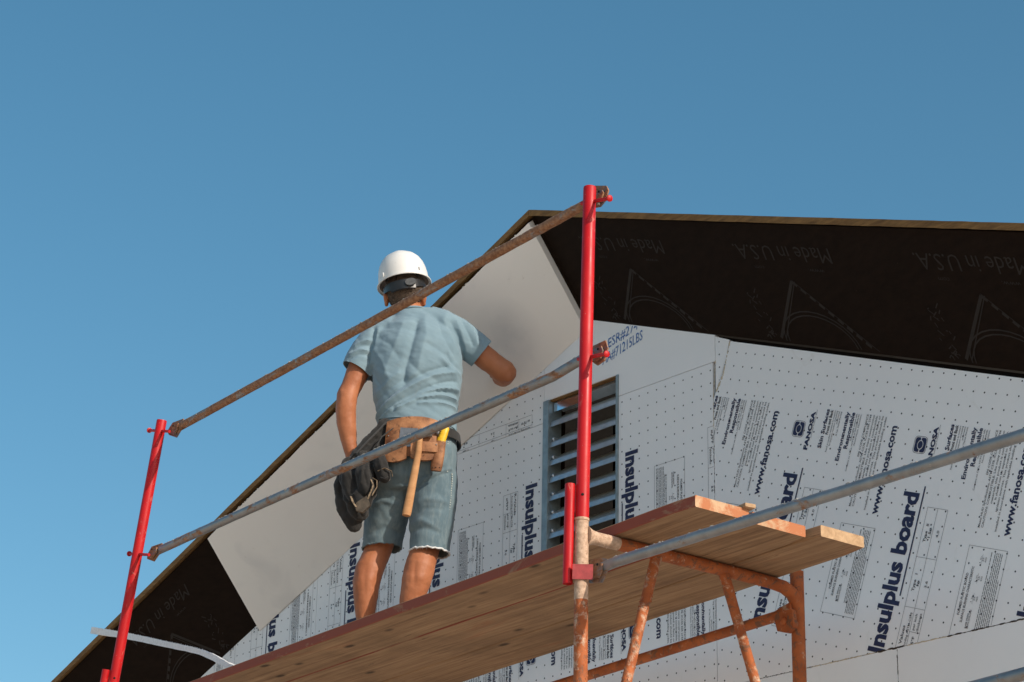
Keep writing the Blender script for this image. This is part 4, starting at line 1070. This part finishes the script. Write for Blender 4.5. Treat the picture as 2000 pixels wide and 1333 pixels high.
# ------------------------------------------------------------------ tool belt, its tools
def tl(name, o_local, label, cat):
    e = empty(name, PM @ Vector(o_local), PR); tag(e, label, cat); return e, tuple(-Vector(o_local))
belt, BO = tl('tool_belt', (.07, -.13, .80), 'brown leather tool belt with black canvas pouches slung round the hips', 'tool belt')
def bp(name, bm, m, smooth=45, parent=None):
    return link(name, mesh(bm), m, parent or belt, (0, 0, 0) if parent else BO, smooth)
def hip(t, z, out=0.0):
    """point on the hips: t angle (-90 deg is the middle of his back)"""
    rx = np.interp(z, [.70, .80, .86, .92, .965], [.172, .180, .178, .170, .164])+out; ry = np.interp(z, [.70, .80, .86, .92, .965], [.126, .142, .140, .132, .128])+out
    c, s = math.cos(t), math.sin(t); return Vector((.073+rx*math.copysign(abs(c)**.87, c), -.006+ry*math.copysign(abs(s)**.87, s), z))
def wrap(t0, t1, zlo, zhi, out, th, n=16, m=5):
    """curved slab on the hips; zlo/zhi functions of 0..1 across"""
    bm = bmesh.new(); V = []
    for i in range(n+1):
        f = i/n; t = t0+(t1-t0)*f
        V.append([[bm.verts.new(hip(t, zlo(f)+(zhi(f)-zlo(f))*j/m, out+o+.0012*noise.noise(Vector((f*9, j*1.7, out*99))))) for o in (0, th)] for j in range(m+1)])
    for i in range(n):
        for j in range(m):
            for k in (0, 1): bm.faces.new((V[i][j][k], V[i+1][j][k], V[i+1][j+1][k], V[i][j+1][k]))
        for j in (0, m): bm.faces.new((V[i][j][0], V[i+1][j][0], V[i+1][j][1], V[i][j][1]))
    for i in (0, n):
        for j in range(m): bm.faces.new((V[i][j][0], V[i][j+1][0], V[i][j+1][1], V[i][j][1]))
    return bm
D = math.radians
bp('belt_strap', wrap(D(-185), D(175), lambda f: .865, lambda f: .905, .006, .005, 60, 2), M['bag'])
bp('leather_pad', wrap(D(-118), D(-55), lambda f: .765, lambda f: .935-.018*(2*f-1)**2, .013, .006, 20, 8), M['leather'])
bp('leather_pocket', wrap(D(-117), D(-92), lambda f: .738+.012*(2*f-1)**2, lambda f: .80, .024, .012, 12, 5), M['leather'])
bp('leather_pocket', wrap(D(-89), D(-64), lambda f: .742+.012*(2*f-1)**2, lambda f: .845, .024, .016, 12, 5), M['leather'])
bp('leather_flap', wrap(D(-116), D(-98), lambda f: .79, lambda f: .872, .020, .006, 10, 4), M['leather'])
bp('hammer_loop', wrap(D(-82), D(-63), lambda f: .775, lambda f: .815, .042, .006, 10, 3), M['leather'])
for t, z in ((-80, .807), (-80, .783), (-65, .805), (-112, .85)):
    bm = bmesh.new(); ball(bm, hip(D(t), z, .0490 if t > -100 else .0275), .0032, 8); bp('rivet', bm, M['steel'])
# knife holster
bm = bmesh.new(); sweep(bm, [(.180, -.158, .702), (.182, -.160, .720), (.188, -.158, .77), (.194, -.156, .826)], [.021, .024, .0245, .0225], 18, flat=[(1, .62)]*4, ref=(0, 1, 0)); bp('knife_holster', bm, M['leather'])
for q in (-.014, 0, .014):
    bm = bmesh.new(); ball(bm, (.181+q, -.174+abs(q)*.25, .712), .0024, 8); bp('rivet', bm, M['hole'])
# black canvas pouch on his left hip with bulging pockets
bm = bmesh.new()
sweep(bm, [(-.035, -.112, .915), (-.070, -.118, .85), (-.105, -.120, .78), (-.125, -.112, .70), (-.135, -.105, .63)], [.028, .042, .064, .082, .074], 24, dome=True, flat=[(1, .5)]*9, ref=(0, 1, 0))
sweep(bm, [(-.165, -.100, .74), (-.186, -.090, .665), (-.178, -.078, .58), (-.150, -.070, .510)], [.044, .054, .048, .034], 18, dome=True, flat=[(1, .6)]*8, ref=(0, 1, 0))
sweep(bm, [(-.155, -.105, .64), (-.140, -.098, .585), (-.125, -.095, .55)], [.050, .046, .036], 18, dome=True)
sweep(bm, [(-.178, -.135, .745), (-.172, -.148, .68), (-.150, -.150, .615)], [.026, .036, .030], 18, dome=True)
sweep(bm, [(-.118, -.158, .765), (-.106, -.172, .69), (-.092, -.172, .622)], [.028, .038, .034], 18, dome=True)
sweep(bm, [(-.058, -.160, .775), (-.040, -.174, .725), (-.022, -.170, .680)], [.026, .031, .029], 18, dome=True)
sweep(bm, [(-.125, -.165, .60), (-.112, -.170, .555), (-.100, -.160, .525)], [.026, .024, .014], 16, dome=True)
me = remesh(bm, .0044, 3); a, n = coords(me); q = a[:, [0, 2]]; back = np.clip(-n[:, 1]*1.6+.3, 0, 1)
h = .0060*fbm(np.stack([a[:, 0]*16+a[:, 2]*5, a[:, 1]*10, a[:, 2]*6], 1), 1.5, 6.1, 3)+.0016*fbm(a, 60, 2.2, 2)
for line, amp, wd in (([(-.152, .77), (-.148, .70), (-.135, .62)], -.007, .008), ([(-.080, .79), (-.076, .71), (-.062, .64)], -.008, .008), ([(-.165, .69), (-.145, .66), (-.13, .61)], .006, .006), ([(-.120, .75), (-.105, .70), (-.11, .64)], .006, .006),
                      ([(-.09, .74), (-.10, .68), (-.085, .63)], -.005, .005), ([(-.20, .72), (-.205, .64), (-.18, .56)], -.006, .007), ([(-.05, .76), (-.035, .72), (-.03, .69)], .005, .005), ([(-.19, .60), (-.165, .58), (-.14, .60)], .006, .006), ([(-.07, .85), (-.11, .81), (-.15, .77)], -.006, .007)):
    h += back*amp*np.exp(-(polydist(q, line)/wd)**2)
setco(me, a+n*h[:, None]); set_smooth(me, 60)
pouch = link('canvas_pouch', me, M['bag'], belt, BO)
def strip(name, pts, r, m, fl=(1, .45)):
    bm = bmesh.new(); sweep(bm, pts, r, 8, flat=[fl]*len(pts)); return bp(name, bm, m, 50, pouch)
strip('worn_binding', [(-.072, -.196, .655), (-.060, -.205, .628), (-.072, -.208, .592), (-.080, -.205, .572)], .0042, M['bag_trim'])
strip('worn_binding', [(-.066, -.196, .662), (-.048, -.200, .650), (-.046, -.204, .622), (-.064, -.206, .585)], .0036, M['bag_trim'])
strip('worn_binding', [(-.150, -.186, .588), (-.140, -.194, .562), (-.126, -.196, .542)], .0058, M['bag_trim'])
strip('worn_binding', [(-.046, -.196, .690), (-.018, -.204, .700), (.008, -.196, .690), (.012, -.190, .668)], .0050, M['bag_trim'])
strip('pouch_strap', [(-.030, -.142, .915), (-.062, -.160, .868), (-.100, -.172, .82), (-.140, -.170, .775)], .012, M['bag'], (1, .25))
strip('pouch_strap', [(.000, -.150, .885), (-.040, -.168, .845), (-.060, -.178, .80)], .010, M['bag'], (1, .25))
strip('pocket_rim', [(-.034, -.200, .662), (-.018, -.206, .655), (.000, -.198, .664)], .0034, M['bag'], (1, .8))
bm = bmesh.new(); prism(bm, [(-.128, -.196, .560), (-.085, -.208, .585), (-.068, -.206, .548), (-.100, -.196, .520), (-.128, -.190, .530)], (0, .018, 0)); bevel(bm, .003, 2); bp('tan_pocket_lining', bm, simple('worn_tan_canvas', (.12, .095, .07), .9, .5, 40), 40, pouch)
# steel square tucked in the pad
sq, SO = tl('steel_square', (.07, -.165, .83), 'small grey steel square tucked behind the leather pad of the tool belt', 'square')
bm = bmesh.new(); prism(bm, [(.028, -.172, .800), (.100, -.176, .800), (.106, -.176, .876), (.034, -.172, .882)], (0, .0025, 0)); link('steel_plate', mesh(bm), M['steel'], sq, SO)
# hammer hanging in its loop
hm, HO = tl('hammer', (.095, -.20, .50), 'wooden handled hammer hanging from the tool belt loop', 'hammer')
bm = bmesh.new(); sweep(bm, [(.1165, -.196, .835), (.1135, -.198, .77), (.104, -.203, .70), (.090, -.208, .60), (.078, -.212, .515), (.0755, -.213, .500)], [.0115, .0125, .0145, .0165, .0182, .0165], 20, flat=[(1, .8)]*6, ref=(0, 1, 0)); link('handle', mesh(bm), M['handle'], hm, HO, 50)
bm = bmesh.new(); sweep(bm, [(.165, -.196, .842), (.150, -.196, .842), (.148, -.196, .842), (.132, -.196, .842), (.10, -.196, .842), (.075, -.196, .838), (.045, -.196, .825)], [.0125, .0125, .0095, .0115, .0125, .009, .004], 14, flat=[(1, 1)]*5+[(1.2, .7), (2.2, .5)]); link('head', mesh(bm), M['steel'], hm, HO, 40)
# yellow handled knife in the holster
kn, KO = tl('utility_knife', (.19, -.158, .80), 'yellow handled knife stuck in the brown leather holster', 'knife')
bm = bmesh.new(); sweep(bm, [(.192, -.158, .800), (.197, -.157, .83), (.205, -.156, .86), (.213, -.155, .885), (.215, -.155, .890)], [.0165, .0185, .0185, .0165, .012], 16, flat=[(1, .7)]*5, ref=(0, 1, 0)); kh = link('handle', mesh(bm), M['yellow'], kn, KO, 45)
for i in range(4):
    bm = bmesh.new(); box(bm, (.188+.003*i, -.168, .846+.009*i), (.008, .004, .0022)); link('grip_mark', mesh(bm), M['black'], kh)
bm = bmesh.new(); ball(bm, (.184, -.160, .866), (.009, .010, .016), 12); link('bolster', mesh(bm), M['steel'], kn, KO, 50)
